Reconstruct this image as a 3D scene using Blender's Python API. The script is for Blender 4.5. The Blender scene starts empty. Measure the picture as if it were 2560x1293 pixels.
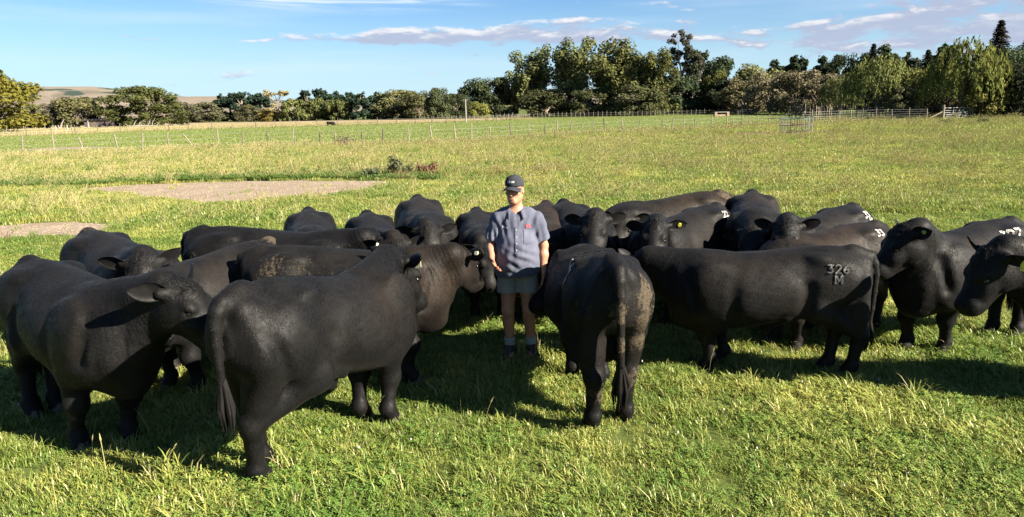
import bpy, bmesh, math, random
import numpy as np
from mathutils import Vector, Matrix, Euler
from mathutils.bvhtree import BVHTree

S = bpy.context.scene
COL = S.collection
rnd = random.Random(7)
RS = np.random.RandomState(11)
PI = math.pi

# ------------------------------------------------------------------ camera, sky, sun, exposure
cam = bpy.data.cameras.new('camera'); camo = bpy.data.objects.new('camera', cam); COL.objects.link(camo)
cam.sensor_width = 36.0; cam.lens = 36.0 * 1849 / 2560; cam.clip_start = 0.1; cam.clip_end = 20000
PITCH, ROLL, HC = math.radians(11.55), math.radians(1.2), 2.46
fw = Vector((0, math.cos(PITCH), -math.sin(PITCH))); up0 = Vector((0, math.sin(PITCH), math.cos(PITCH))); rt0 = Vector((1, 0, 0))
rt = rt0 * math.cos(ROLL) - up0 * math.sin(ROLL); up = rt0 * math.sin(ROLL) + up0 * math.cos(ROLL)
M = Matrix((( rt.x, up.x, -fw.x, 0), (rt.y, up.y, -fw.y, 0), (rt.z, up.z, -fw.z, HC), (0, 0, 0, 1)))
camo.matrix_world = M
S.camera = camo
SUN_AZ, SUN_EL = math.radians(61), math.radians(30)      # azimuth to the right of straight behind the camera
sun_dir = Vector((math.sin(SUN_AZ) * math.cos(SUN_EL), -math.cos(SUN_AZ) * math.cos(SUN_EL), math.sin(SUN_EL)))
sl = bpy.data.lights.new('sun', 'SUN'); sl.energy = 5.0; sl.angle = math.radians(0.53); sl.color = (1.0, 0.90, 0.74)
so = bpy.data.objects.new('sun', sl); COL.objects.link(so); so.rotation_euler = sun_dir.to_track_quat('Z', 'Y').to_euler()
S.view_settings.view_transform = 'Standard'; S.view_settings.look = 'None'
S.view_settings.exposure = 2.25; S.view_settings.gamma = 1.0; S.view_settings.use_curve_mapping = False
S.cycles.max_bounces = 6; S.cycles.transparent_max_bounces = 8; S.cycles.diffuse_bounces = 2
S.cycles.use_denoising = True; S.cycles.denoiser = 'OPENIMAGEDENOISE'; S.cycles.denoising_input_passes = 'RGB_ALBEDO_NORMAL'; S.cycles.denoising_prefilter = 'NONE'
world = bpy.data.worlds.new('World'); S.world = world; world.use_nodes = True

class NT:
    """small node-tree writer"""
    def __init__(s, tree): s.t = tree; s.n = tree.nodes; s.l = tree.links
    def node(s, typ, **kw):
        n = s.n.new(typ)
        for k, v in kw.items(): setattr(n, k, v)
        return n
    def put(s, sock, v):
        if isinstance(v, bpy.types.NodeSocket): s.l.new(v, sock)
        else: sock.default_value = v
    def math(s, op, a, b=None, c=None, clamp=False):
        n = s.node('ShaderNodeMath', operation=op, use_clamp=clamp)
        for i, v in enumerate((a, b, c)):
            if v is not None: s.put(n.inputs[i], v)
        return n.outputs[0]
    def ss(s, v, lo, hi, a=0.0, b=1.0):
        n = s.node('ShaderNodeMapRange', interpolation_type='SMOOTHSTEP')
        for i, x in enumerate((v, lo, hi, a, b)): s.put(n.inputs[i], x)
        return n.outputs[0]
    def mix(s, f, a, b, blend='MIX'):
        n = s.node('ShaderNodeMix', data_type='RGBA', blend_type=blend)
        s.put(n.inputs[0], f)
        for i, v in ((6, a), (7, b)):
            s.put(n.inputs[i], v if isinstance(v, bpy.types.NodeSocket) else (*v, 1.0)[:4])
        return n.outputs[2]
    def noise(s, vec, scale, detail=3.0, rough=0.5, dist=0.0):
        n = s.node('ShaderNodeTexNoise')
        if vec is not None: s.l.new(vec, n.inputs['Vector'])
        n.inputs['Scale'].default_value = scale; n.inputs['Detail'].default_value = detail
        n.inputs['Roughness'].default_value = rough; n.inputs['Distortion'].default_value = dist
        return n.outputs['Fac']
    def comb(s, x, y, z=0.0):
        n = s.node('ShaderNodeCombineXYZ')
        for i, v in enumerate((x, y, z)): s.put(n.inputs[i], v)
        return n.outputs[0]
    def vmul(s, v, k):
        n = s.node('ShaderNodeVectorMath', operation='MULTIPLY'); s.put(n.inputs[0], v); s.put(n.inputs[1], k); return n.outputs[0]

# sky with clouds, laid out by azimuth (x) and elevation (y) in radians
def cloud_group():
    g = bpy.data.node_groups.new('cloud_density', 'ShaderNodeTree')
    for nm in ('az', 'el'): g.interface.new_socket(nm, in_out='INPUT', socket_type='NodeSocketFloat')
    g.interface.new_socket('density', in_out='OUTPUT', socket_type='NodeSocketFloat')
    w = NT(g); i = w.node('NodeGroupInput'); o = w.node('NodeGroupOutput')
    az, el = i.outputs[0], i.outputs[1]
    v = w.comb(w.math('MULTIPLY', az, 16.0), w.math('MULTIPLY', el, 62.0), 3.7)
    f = w.noise(v, 1.0, 7.0, 0.58, 0.25)
    f2 = w.noise(w.comb(w.math('MULTIPLY', az, 4.0), w.math('MULTIPLY', el, 14.0), 9.1), 1.0, 3.0)
    tot = w.math('ADD', w.math('MULTIPLY', f, 1.0), w.math('MULTIPLY', f2, 0.25))
    def blob(a0, e0, sa, se, amp, tilt=0.0):
        da = w.math('DIVIDE', w.math('SUBTRACT', az, a0), sa)
        ee = w.math('SUBTRACT', w.math('SUBTRACT', el, e0), w.math('MULTIPLY', w.math('SUBTRACT', az, a0), tilt))
        de = w.math('DIVIDE', ee, se)
        q = w.math('ADD', w.math('POWER', w.math('ABSOLUTE', da), 2.0), w.math('POWER', w.math('ABSOLUTE', de), 2.0))
        return w.math('MULTIPLY', w.math('EXPONENT', w.math('MULTIPLY', q, -1.0)), amp)
    for b in ((-0.06, 0.0925, 0.225, 0.0095, 0.44, 0.012), (0.16, 0.085, 0.14, 0.008, 0.27), (0.075, 0.108, 0.055, 0.005, 0.24),
              (0.255, 0.125, 0.035, 0.006, 0.27), (0.36, 0.128, 0.02, 0.004, 0.24), (0.31, 0.129, 0.015, 0.005, 0.24),
              (0.52, 0.106, 0.13, 0.015, 0.21, 0.14), (0.62, 0.080, 0.24, 0.028, 0.20, 0.05), (0.42, 0.066, 0.17, 0.020, 0.18), (0.80, 0.10, 0.2, 0.03, 0.2), (1.2, 0.10, 0.5, 0.06, 0.28),
              (-1.6, 0.12, 0.4, 0.03, 0.2), (2.6, 0.2, 0.5, 0.05, 0.22)):
        tot = w.math('ADD', tot, blob(*b))
    w.l.new(w.math('SUBTRACT', tot, 0.125), o.inputs[0])
    return g
def build_world():
    w = NT(world.node_tree); w.n.clear()
    out = w.node('ShaderNodeOutputWorld'); bg = w.node('ShaderNodeBackground')
    sky = w.node('ShaderNodeTexSky', sky_type='NISHITA', sun_disc=False)
    sky.sun_elevation = SUN_EL
    sky.sun_rotation = math.atan2(sun_dir.x, sun_dir.y)
    sky.altitude = 100; sky.air_density = 1.0; sky.dust_density = 0.15; sky.ozone_density = 2.4
    tc = w.node('ShaderNodeTexCoord'); sp = w.node('ShaderNodeSeparateXYZ'); w.l.new(tc.outputs['Generated'], sp.inputs[0])
    az = w.math('ARCTAN2', sp.outputs[0], sp.outputs[1]); el = w.math('ARCSINE', sp.outputs[2])
    g = cloud_group()
    def dens(da, de):
        n = w.node('ShaderNodeGroup', node_tree=g)
        w.put(n.inputs[0], w.math('ADD', az, da)); w.put(n.inputs[1], w.math('ADD', el, de)); return n.outputs[0]
    d0, d1 = dens(0, 0), dens(0.004, 0.0065)
    a = w.ss(d0, 0.62, 0.78)
    lit = w.math('MULTIPLY', w.ss(w.math('SUBTRACT', d0, d1), 0.03, 0.20), w.ss(d1, 0.88, 0.55))
    # high thin cirrus
    civ = w.comb(w.math('MULTIPLY', az, 5.0), w.math('MULTIPLY', w.math('ADD', el, w.math('MULTIPLY', az, 0.045)), 110.0), 1.3)
    ci = w.ss(w.noise(civ, 1.0, 5.0, 0.6, 0.6), 0.36, 0.66)
    cim = w.math('MULTIPLY', w.ss(el, 0.118, 0.137), w.math('MULTIPLY', w.ss(az, -0.42, -0.30), w.ss(az, 0.02, -0.12)))
    cig = w.math('MULTIPLY', w.ss(w.noise(w.comb(w.math('MULTIPLY', az, 2.5), w.math('MULTIPLY', el, 30.0), 5.0), 1.0, 4.0), 0.45, 0.8), 0.35)
    cia = w.math('ADD', w.math('MULTIPLY', w.math('MULTIPLY', ci, cim), 1.0), w.math('MULTIPLY', cig, w.ss(el, 0.02, 0.07)), clamp=True)
    # clean the horizon towards pale blue
    base = w.mix(1.0, sky.outputs[0], (0.29, 0.40, 0.525), 'MULTIPLY')
    pale = w.mix(w.ss(el, 0.155, -0.01, 0.0, 0.78), base, (2.35, 3.2, 3.75))
    c1 = w.mix(cia, pale, (3.0, 3.5, 3.85))
    nn = w.noise(w.comb(w.math('MULTIPLY', az, 30.0), w.math('MULTIPLY', el, 95.0), 7.0), 1.0, 5.0, 0.6)
    lit = w.math('ADD', w.math('MULTIPLY', lit, w.ss(nn, 0.3, 0.6, 0.45, 1.1)), w.math('MULTIPLY', w.ss(nn, 0.5, 0.8), 0.35), clamp=True)
    cl = w.mix(lit, (1.78, 1.98, 2.60), (3.5, 3.45, 3.5))
    c2 = w.mix(w.math('MULTIPLY', a, 0.9), c1, cl)
    w.l.new(c2, bg.inputs[0]); bg.inputs[1].default_value = 0.0585
    w.l.new(bg.outputs[0], out.inputs[0])
build_world()

# ------------------------------------------------------------------ helpers
def mat(name, fn, disp=False):
    m = bpy.data.materials.new(name); m.use_nodes = True
    w = NT(m.node_tree); w.n.clear()
    out = w.node('ShaderNodeOutputMaterial'); b = w.node('ShaderNodeBsdfPrincipled')
    w.l.new(b.outputs[0], out.inputs[0]); fn(w, b, out); return m
def bump(w, b, h, strength=0.5, dist=0.01):
    n = w.node('ShaderNodeBump'); n.inputs['Strength'].default_value = strength; n.inputs['Distance'].default_value = dist
    w.l.new(h, n.inputs['Height']); w.l.new(n.outputs[0], b.inputs['Normal']); return n
def simple(name, c1, c2, scale=8.0, rough=0.7, bmp=0.3, spec=0.3, stretch=None, bdist=0.01):
    def fn(w, b, out):
        tc = w.node('ShaderNodeTexCoord'); v = tc.outputs['Object']
        if stretch: v = w.vmul(v, stretch)
        f = w.noise(v, scale, 5.0, 0.6)
        w.l.new(w.mix(w.ss(f, 0.3, 0.7), c1, c2), b.inputs['Base Color'])
        b.inputs['Roughness'].default_value = rough; b.inputs['Specular IOR Level'].default_value = spec
        if bmp: bump(w, b, f, bmp, bdist)
    return mat(name, fn)
def tag(o, label=None, cat=None, group=None, kind=None):
    for k, v in (('label', label), ('category', cat), ('group', group), ('kind', kind)):
        if v: o[k] = v
    return o
def meshobj(name, verts, faces, m=None, parent=None, loc=None, smooth=False, attrs=None):
    me = bpy.data.meshes.new(name)
    if isinstance(verts, np.ndarray) and isinstance(faces, np.ndarray):
        k = faces.shape[1]; nf = len(faces)
        me.vertices.add(len(verts)); me.vertices.foreach_set('co', verts.astype(np.float32).ravel())
        me.loops.add(nf * k); me.loops.foreach_set('vertex_index', faces.astype(np.int32).ravel())
        me.polygons.add(nf); me.polygons.foreach_set('loop_start', np.arange(0, nf * k, k, dtype=np.int32))
        me.update(calc_edges=True)
    else:
        me.from_pydata([tuple(v) for v in verts], [], [tuple(f) for f in faces]); me.update()
    if smooth: me.polygons.foreach_set('use_smooth', np.ones(len(me.polygons), dtype=bool))
    if m: me.materials.append(m)
    for k, a in (attrs or {}).items():
        a = np.asarray(a, np.float32)
        if a.ndim == 1: me.attributes.new(k, 'FLOAT', 'POINT').data.foreach_set('value', a)
        else: me.attributes.new(k, 'FLOAT_COLOR', 'POINT').data.foreach_set('color', np.c_[a, np.ones(len(a))].astype(np.float32).ravel())
    return link(name, me, parent, loc)
def link(name, data, parent=None, loc=None, rot=None, scale=None):
    o = bpy.data.objects.new(name, data); COL.objects.link(o)
    if parent: o.parent = parent
    if loc is not None: o.location = loc
    if rot is not None: o.rotation_euler = rot
    if scale is not None: o.scale = scale
    return o
def empty(name, loc=(0, 0, 0), rz=0.0, **kw):
    o = bpy.data.objects.new(name, None); COL.objects.link(o); o.location = loc; o.rotation_euler = (0, 0, rz); o.empty_display_size = 0.2
    return tag(o, **kw)
class MB:
    """collects simple solids as verts / faces"""
    def __init__(s): s.v = []; s.f = []
    def tube(s, pts, rads, n=6, cap=True, sq=1.0):
        pts = [Vector(p) for p in pts]; base = len(s.v); prev = None
        if not hasattr(rads, '__len__'): rads = [rads] * len(pts)
        for i, p in enumerate(pts):
            d = (pts[min(i + 1, len(pts) - 1)] - pts[max(i - 1, 0)]).normalized()
            if prev is None:
                a = Vector((1, 0, 0)) if abs(d.x) < 0.8 else Vector((0, 1, 0))
            else: a = prev
            x = (a - d * a.dot(d)).normalized(); y = d.cross(x); prev = x
            for k in range(n):
                t = 2 * PI * k / n
                s.v.append(p + x * (math.cos(t) * rads[i]) + y * (math.sin(t) * rads[i] * sq))
        for i in range(len(pts) - 1):
            for k in range(n):
                a, b = base + i * n + k, base + i * n + (k + 1) % n
                s.f.append((a, b, b + n, a + n))
        if cap:
            s.f.append(tuple(base + k for k in reversed(range(n)))); e = base + (len(pts) - 1) * n
            s.f.append(tuple(e + k for k in range(n)))
        return s
    def box(s, c, size, rot=None):
        b = len(s.v); R = rot.to_matrix() if rot else Matrix.Identity(3)
        for dx, dy, dz in ((-1, -1, -1), (1, -1, -1), (1, 1, -1), (-1, 1, -1), (-1, -1, 1), (1, -1, 1), (1, 1, 1), (-1, 1, 1)):
            s.v.append(Vector(c) + R @ Vector((dx * size[0] / 2, dy * size[1] / 2, dz * size[2] / 2)))
        for f in ((3, 2, 1, 0), (4, 5, 6, 7), (0, 1, 5, 4), (1, 2, 6, 5), (2, 3, 7, 6), (3, 0, 4, 7)): s.f.append(tuple(b + i for i in f))
        return s
    def build(s, name, m, parent=None, loc=None, smooth=False): return meshobj(name, s.v, s.f, m, parent, loc, smooth)
    def mesh(s, name, m, smooth=False):
        me = bpy.data.meshes.new(name); me.from_pydata([tuple(v) for v in s.v], [], s.f); me.update()
        if smooth: me.polygons.foreach_set('use_smooth', np.ones(len(me.polygons), dtype=bool))
        if m: me.materials.append(m)
        return me
def in_poly(P, poly):
    x, y = P[:, 0], P[:, 1]; r = np.zeros(len(P), bool); n = len(poly)
    for i in range(n):
        (x1, y1), (x2, y2) = poly[i], poly[(i + 1) % n]
        c = ((y1 > y) != (y2 > y)) & (x < (x2 - x1) * (y - y1) / (y2 - y1 + 1e-12) + x1); r ^= c
    return r
_nk = RS.normal(size=(24, 3)); _np = RS.uniform(0, 6.28, 24)
def snoise(P, freq, k0=0, n=8):
    """cheap smooth 3-D noise for numpy points, about -1..1"""
    s = np.zeros(len(P))
    for i in range(n): s += np.sin(P @ (_nk[(i + k0) % 24] * freq * (1 + 0.25 * i)) + _np[(i + 3 * k0) % 24]) / (1 + 0.15 * i)
    return s / 3.0

# ------------------------------------------------------------------ ground
DIRT = {'near': [(-15.3, 25.6), (-13.7, 26.8), (-10.5, 27.3), (-7.5, 27.1), (-4.6, 26.4), (-3.9, 25.3), (-4.3, 22.6), (-5.7, 21.6), (-6.9, 20.4), (-8.0, 20.3), (-10.9, 22.4), (-13.1, 23.7)],
        'left': [(-12.6, 16.6), (-11.2, 17.4), (-10.3, 17.5), (-9.2, 16.9), (-8.9, 15.7), (-10.0, 14.9), (-12.4, 14.9)],
        'far': [(-39.3, 59.0), (-35.6, 62.0), (-31.8, 60.0), (-30.8, 57.0), (-36.0, 56.4)]}
MUD = [(16.3, 60.6), (19.1, 63.2), (22.5, 62.6), (27.3, 63.2), (26.6, 58.5), (22.6, 56.2), (17.2, 56.7)]
DRY = [(-80, 92), (-64.4, 112.8), (-57.2, 126.1), (-33.6, 133.4), (-13.3, 144.5), (2.2, 153.1), (7, 166), (2.7, 176), (-16.9, 182.1), (-50.7, 200.1), (-97.8, 216.5), (-130, 180), (-115, 110)]
PADDOCK = [(-70, 44), (-33.1, 49.5), (-26.2, 51.4), (-21.9, 55.3), (-15.6, 56.1), (-9.6, 54.8), (-5.6, 54.8), (0.5, 59.3), (8.5, 68.0), (13.5, 69.1), (17.6, 72.3), (21.0, 74.0), (26.9, 81.6), (30.2, 82.4), (44, 98), (62, 150), (60.2, 164.0), (45.1, 160.5), (28.2, 161.6), (11.0, 162.8), (4, 160), (2.2, 152.6), (-13.3, 144), (-33.6, 133), (-57.2, 125.5), (-64.4, 112.4), (-80, 91)]

def ground_fn(ca, cb, cc, sc=1.0, rough=0.95):
    def fn(w, b, out):
        ge = w.node('ShaderNodeNewGeometry'); p = ge.outputs['Position']
        n1 = w.noise(p, 0.35 * sc, 4.0, 0.6); n2 = w.noise(p, 3.0 * sc, 6.0, 0.65); n3 = w.noise(p, 0.06 * sc, 3.0)
        c = w.mix(w.ss(n1, 0.35, 0.65), ca, cb)
        c = w.mix(w.math('MULTIPLY', w.ss(n2, 0.45, 0.75), 0.7), c, cc)
        c = w.mix(w.math('MULTIPLY', w.ss(n3, 0.4, 0.65), 0.35), c, cb)
        w.l.new(c, b.inputs['Base Color']); b.inputs['Roughness'].default_value = rough; b.inputs['Specular IOR Level'].default_value = 0.1
        bump(w, b, n2, 0.6, 0.05)
    return fn
M_ground = mat('pasture_soil', ground_fn((0.055, 0.075, 0.018), (0.085, 0.10, 0.026), (0.04, 0.05, 0.014)))
M_paddock = mat('short_green_pasture', ground_fn((0.090, 0.130, 0.034), (0.12, 0.15, 0.045), (0.08, 0.112, 0.03), 0.5))
M_dry = mat('dry_straw_pasture', ground_fn((0.22, 0.165, 0.095), (0.25, 0.19, 0.115), (0.18, 0.135, 0.075), 0.4))
M_dirt = mat('dry_bare_soil', ground_fn((0.185, 0.145, 0.105), (0.225, 0.18, 0.135), (0.12, 0.092, 0.06), 2.5))
M_mud = mat('trampled_mud', ground_fn((0.10, 0.075, 0.05), (0.14, 0.10, 0.06), (0.07, 0.05, 0.03), 1.5))

def polar_ground():
    rr = np.array([0.0] + list(np.geomspace(2, 1100, 26))); th = np.linspace(0, 2 * PI, 73)[:-1]
    v = [(0, 0, 0)]; f = []
    for r in rr[1:]:
        for t in th: v.append((r * math.cos(t), r * math.sin(t) + 0.0, 0.0))
    n = len(th)
    for k in range(n): f.append((0, 1 + k, 1 + (k + 1) % n))
    for i in range(len(rr) - 2):
        for k in range(n):
            a = 1 + i * n + k; b = 1 + i * n + (k + 1) % n; f.append((a, a + n, b + n, b))
    # out to the horizon
    for t in th: v.append((9000 * math.cos(t), 9000 * math.sin(t), 0))
    i = len(rr) - 2
    for k in range(n):
        a = 1 + i * n + k; b = 1 + i * n + (k + 1) % n; f.append((a, a + n, b + n, b))
    tag(meshobj('ground', v, f, M_ground), kind='structure')
polar_ground()
def sheet(name, poly, m, z, jag=0.3, step=0.8):
    pts = []; n = len(poly)
    for i in range(n):
        a, b = Vector(poly[i]), Vector(poly[(i + 1) % n]); k = max(1, int((b - a).length / step))
        for j in range(k):
            p = a.lerp(b, j / k); pts.append((p.x + rnd.uniform(-jag, jag), p.y + rnd.uniform(-jag, jag), z))
    bm = bmesh.new(); vs = [bm.verts.new(p) for p in pts]; fc = bm.faces.new(vs)
    bmesh.ops.triangulate(bm, faces=[fc]); bmesh.ops.recalc_face_normals(bm, faces=bm.faces)
    me = bpy.data.meshes.new(name); bm.to_mesh(me); bm.free()
    if me.polygons and me.polygons[0].normal.z < 0: me.flip_normals()
    me.materials.append(m)
    return tag(link(name, me), kind='structure')
sheet('green_paddock', PADDOCK, M_paddock, 0.004, 0.4, 3.0)
sheet('dry_field', DRY, M_dry, 0.008, 0.4, 3.0)
sheet('bare_soil', DIRT['near'], M_dirt, 0.006, 0.22, 0.5)
sheet('bare_soil', DIRT['left'], M_dirt, 0.006, 0.15, 0.4)
sheet('bare_soil', DIRT['far'], M_dirt, 0.009, 0.3, 1.0)
sheet('muddy_ground', MUD, M_mud, 0.006, 0.3, 0.8)

# ------------------------------------------------------------------ hills
def hill_fn(w, b, out):
    ge = w.node('ShaderNodeNewGeometry'); p = ge.outputs['Position']; sp = w.node('ShaderNodeSeparateXYZ'); w.l.new(p, sp.inputs[0])
    n1 = w.noise(p, 0.004, 5.0, 0.6, 0.6); n2 = w.noise(p, 0.02, 6.0, 0.6); n3 = w.noise(w.vmul(p, (1, 0.5, 2)), 0.0022, 3.0)
    c = w.mix(w.ss(n2, 0.35, 0.7), (0.165, 0.140, 0.115), (0.135, 0.116, 0.093))
    c = w.mix(w.ss(n1, 0.56, 0.62), c, (0.105, 0.095, 0.075))
    at = w.node('ShaderNodeAttribute'); at.attribute_name = 'scrub'
    c = w.mix(w.ss(w.math('ADD', at.outputs['Fac'], w.math('MULTIPLY', w.math('SUBTRACT', n2, 0.5), 0.8)), 0.30, 0.50), c, (0.035, 0.05, 0.042))
    w.l.new(c, b.inputs['Base Color']); b.inputs['Roughness'].default_value = 1.0; b.inputs['Specular IOR Level'].default_value = 0.0
M_hill = mat('dry_hill_grass', hill_fn)
def hills(name, ridge, d0, d1, seed, scrubs, amp):
    az = np.linspace(ridge[0][0], ridge[-1][0], 260); ds = np.linspace(0, 1, 46)
    el = np.interp(az, [r[0] for r in ridge], [r[1] for r in ridge])
    A, T = np.meshgrid(az, ds, indexing='ij'); D = d0 + (d1 - d0) * T
    Hh = (el[:, None] * (d1)) + HC
    prof = np.where(T < 0.72, (np.clip(T / 0.72, 0, 1)) ** 1.5, 1 - 0.4 * ((T - 0.72) / 0.28) ** 2)
    X, Y = D * np.sin(A), D * np.cos(A)
    P = np.c_[X.ravel(), Y.ravel(), np.zeros(X.size)]
    nz = snoise(P, 1 / 190., seed, 6).reshape(X.shape) * amp * np.clip(np.sin(np.clip(T / 0.72, 0, 1) * PI), 0, 1)
    Z = (Hh * prof * (d0 + (d1 - d0) * 0.72) / d1 + nz * np.minimum(1, Hh / 20)) - 0.4
    sc = np.zeros(X.shape)
    for a0, t0, sa, st, k in scrubs: sc = np.maximum(sc, k * np.exp(-((A - a0) / sa) ** 2 - ((T - t0) / st) ** 2))
    n, m = X.shape; I = np.arange(n * m).reshape(n, m)
    F = np.stack([I[:-1, :-1], I[1:, :-1], I[1:, 1:], I[:-1, 1:]], -1).reshape(-1, 4)[:, ::-1]
    tag(meshobj(name, np.c_[X.ravel(), Y.ravel(), Z.ravel()], np.ascontiguousarray(F), M_hill, smooth=True, attrs={'scrub': sc.ravel()}), kind='structure')
hills('far_hills', [(-0.95, .030), (-.80, .034), (-0.66, .0325), (-0.60, .0325), (-0.575, .031), (-0.55, .034), (-0.50, .034), (-0.465, .030), (-0.42, .0225), (-0.36, .0185), (-0.30, .013), (-0.24, .011), (-0.18, .016), (-0.13, .014), (-0.08, .019), (-0.02, .018), (0.05, .02), (0.2, .022), (0.5, .02), (0.9, .02)],
      1500, 2900, 2, [(-.605, .45, .035, .13, .95), (-.565, .52, .012, .1, .8), (-.44, .70, .05, .035, 1.0), (-.36, .70, .07, .03, .95), (-.25, .68, .06, .05, .9), (-.52, .6, .012, .06, .7), (-.3, .5, .05, .1, .7), (-.02, .6, .1, .2, .8), (-.50, .5, .05, .02, .8), (-.47, .62, .03, .03, .8), (-.54, .66, .03, .02, .75), (-.585, .6, .02, .03, .7)], 22)
hills('near_foothill', [(-0.9, .004), (-0.66, .006), (-0.60, .008), (-0.565, .0195), (-0.52, .0215), (-0.47, .012), (-0.42, .008), (-0.30, .004), (-0.2, .0)],
      700, 1400, 5, [(-.62, .6, .03, .2, .8)], 3)


# ------------------------------------------------------------------ grass, clover and stems (uncountable: stuff)
def blade_mat(name, cg, cy, cd, ybias, yslope, trans=0.35):
    m = bpy.data.materials.new(name); m.use_nodes = True
    w = NT(m.node_tree); w.n.clear(); out = w.node('ShaderNodeOutputMaterial')
    ge = w.node('ShaderNodeNewGeometry'); p = ge.outputs['Position']; sp = w.node('ShaderNodeSeparateXYZ'); w.l.new(p, sp.inputs[0])
    at = w.node('ShaderNodeAttribute'); at.attribute_name = 'c'
    oi = w.node('ShaderNodeObjectInfo')
    n1 = w.noise(p, 0.55, 4.0, 0.6); n2 = w.noise(p, 0.10, 3.0, 0.5)
    dist = w.ss(sp.outputs[1], 9.0, 26.0)
    t = w.math('ADD', w.math('MULTIPLY', w.math('SUBTRACT', n1, 0.5), 3.0), w.math('MULTIPLY', w.math('SUBTRACT', n2, 0.5), 1.6))
    t = w.math('ADD', t, w.math('MULTIPLY', w.math('SUBTRACT', at.outputs['Fac'], 0.5), 0.9))
    t = w.math('ADD', t, w.math('MULTIPLY', w.math('SUBTRACT', oi.outputs['Random'], 0.5), 0.5))
    t = w.math('ADD', w.math('ADD', t, ybias), w.math('MULTIPLY', dist, yslope), clamp=True)
    c = w.mix(t, cg, cy)
    c = w.mix(w.ss(at.outputs['Fac'], 0.92, 0.93), c, cd)
    d = w.node('ShaderNodeBsdfDiffuse'); w.l.new(c, d.inputs[0])
    tr = w.node('ShaderNodeBsdfTranslucent'); w.l.new(w.mix(0.4, c, (0.26, 0.28, 0.04)), tr.inputs[0])
    mx = w.node('ShaderNodeMixShader'); mx.inputs[0].default_value = trans; w.l.new(d.outputs[0], mx.inputs[1]); w.l.new(tr.outputs[0], mx.inputs[2])
    gl = w.node('ShaderNodeBsdfGlossy'); gl.inputs['Roughness'].default_value = 0.45; gl.inputs[0].default_value = (1, 1, 0.85, 1)
    mg = w.node('ShaderNodeMixShader'); mg.inputs[0].default_value = 0.025; w.l.new(mx.outputs[0], mg.inputs[1]); w.l.new(gl.outputs[0], mg.inputs[2])
    w.l.new(mg.outputs[0], out.inputs[0]); return m
M_grass = blade_mat('grass_blade', (0.110, 0.168, 0.030), (0.35, 0.34, 0.088), (0.36, 0.31, 0.16), 0.42, -0.06)
M_clover = blade_mat('clover_leaf', (0.090, 0.162, 0.032), (0.26, 0.29, 0.07), (0.15, 0.20, 0.045), 0.2, 0.1, 0.25)
M_straw = blade_mat('pale_straw_stem', (0.25, 0.235, 0.10), (0.33, 0.28, 0.135), (0.22, 0.16, 0.075), 0.4, 0.2, 0.2)
M_pgrass = blade_mat('short_paddock_blade', (0.105, 0.150, 0.036), (0.165, 0.19, 0.052), (0.22, 0.21, 0.08), 0.35, 0.0, 0.3)
M_dock = blade_mat('reddish_dock_weed', (0.11, 0.06, 0.025), (0.16, 0.085, 0.036), (0.12, 0.12, 0.03), 0.4, 0.0, 0.2)
M_weed = blade_mat('dark_leafy_weed', (0.055, 0.105, 0.022), (0.105, 0.15, 0.035), (0.10, 0.09, 0.04), 0.3, 0.0, 0.25)
M_flower = mat('clover_flower', lambda w, b, out: (b.inputs['Base Color'].__setattr__('default_value', (0.40, 0.33, 0.33, 1)), b.inputs['Roughness'].__setattr__('default_value', 0.9)))

def tuft(name, n, rad, h, wd, m, lean=0.5, seed=0, curl=0.5):
    r = np.random.RandomState(seed); V = []; F = []; C = []
    for i in range(n):
        a = r.uniform(0, 6.28); q = rad * math.sqrt(r.uniform()); bx, by = q * math.cos(a), q * math.sin(a)
        hh = h * r.uniform(0.45, 1.15); d = r.uniform(0, 6.28); le = lean * r.uniform(0.15, 1.0) * hh; ww = wd * r.uniform(0.7, 1.3)
        dx, dy = math.cos(d), math.sin(d); sx, sy = -dy, dx; c = r.uniform(); b = len(V)
        tw = r.uniform(-.6, .6); sx, sy = sx * math.cos(tw) - sy * math.sin(tw), sx * math.sin(tw) + sy * math.cos(tw)
        for t, wk in ((0, 0.8), (0.45, 1.0), (0.8, 0.7)):
            o = le * t ** 1.8; z = hh * t * (1 - curl * 0.25 * t)
            for sg in (-1, 1): V.append((bx + dx * o + sg * sx * ww * wk / 2, by + dy * o + sg * sy * ww * wk / 2, z))
        V.append((bx + dx * le, by + dy * le, hh * (1 - curl * 0.3))); C += [c] * 7
        F += [(b, b + 1, b + 3, b + 2), (b + 2, b + 3, b + 5, b + 4), (b + 4, b + 5, b + 6)]
    return tmesh(name, V, F, C, m)
def tmesh(name, V, F, C, m):
    me = bpy.data.meshes.new(name); me.from_pydata(V, [], F); me.update(); me.materials.append(m)
    me.attributes.new('c', 'FLOAT', 'POINT').data.foreach_set('value', np.array(C, np.float32)); return me
def clover(name, n, rad, h, m, seed=0, size=0.011):
    r = np.random.RandomState(seed); V = []; F = []; C = []
    for i in range(n):
        a = r.uniform(0, 6.28); q = rad * math.sqrt(r.uniform()); x, y, z = q * math.cos(a), q * math.sin(a), h * r.uniform(0.4, 1.1); c = r.uniform(0, .88); s = size * r.uniform(.7, 1.3)
        tx, ty = r.normal(0, .35, 2)
        for k in range(3):
            t = a + k * 2.094; b = len(V)
            for rr, dt in ((0.1, 0), (1.0, -.55), (1.25, 0.0), (1.0, .55)):
                px, py = s * rr * math.cos(t + dt), s * rr * math.sin(t + dt)
                V.append((x + px, y + py, z + tx * px + ty * py))
            F.append((b, b + 1, b + 2, b + 3)); C += [c] * 4
    return tmesh(name, V, F, C, m)
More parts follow.
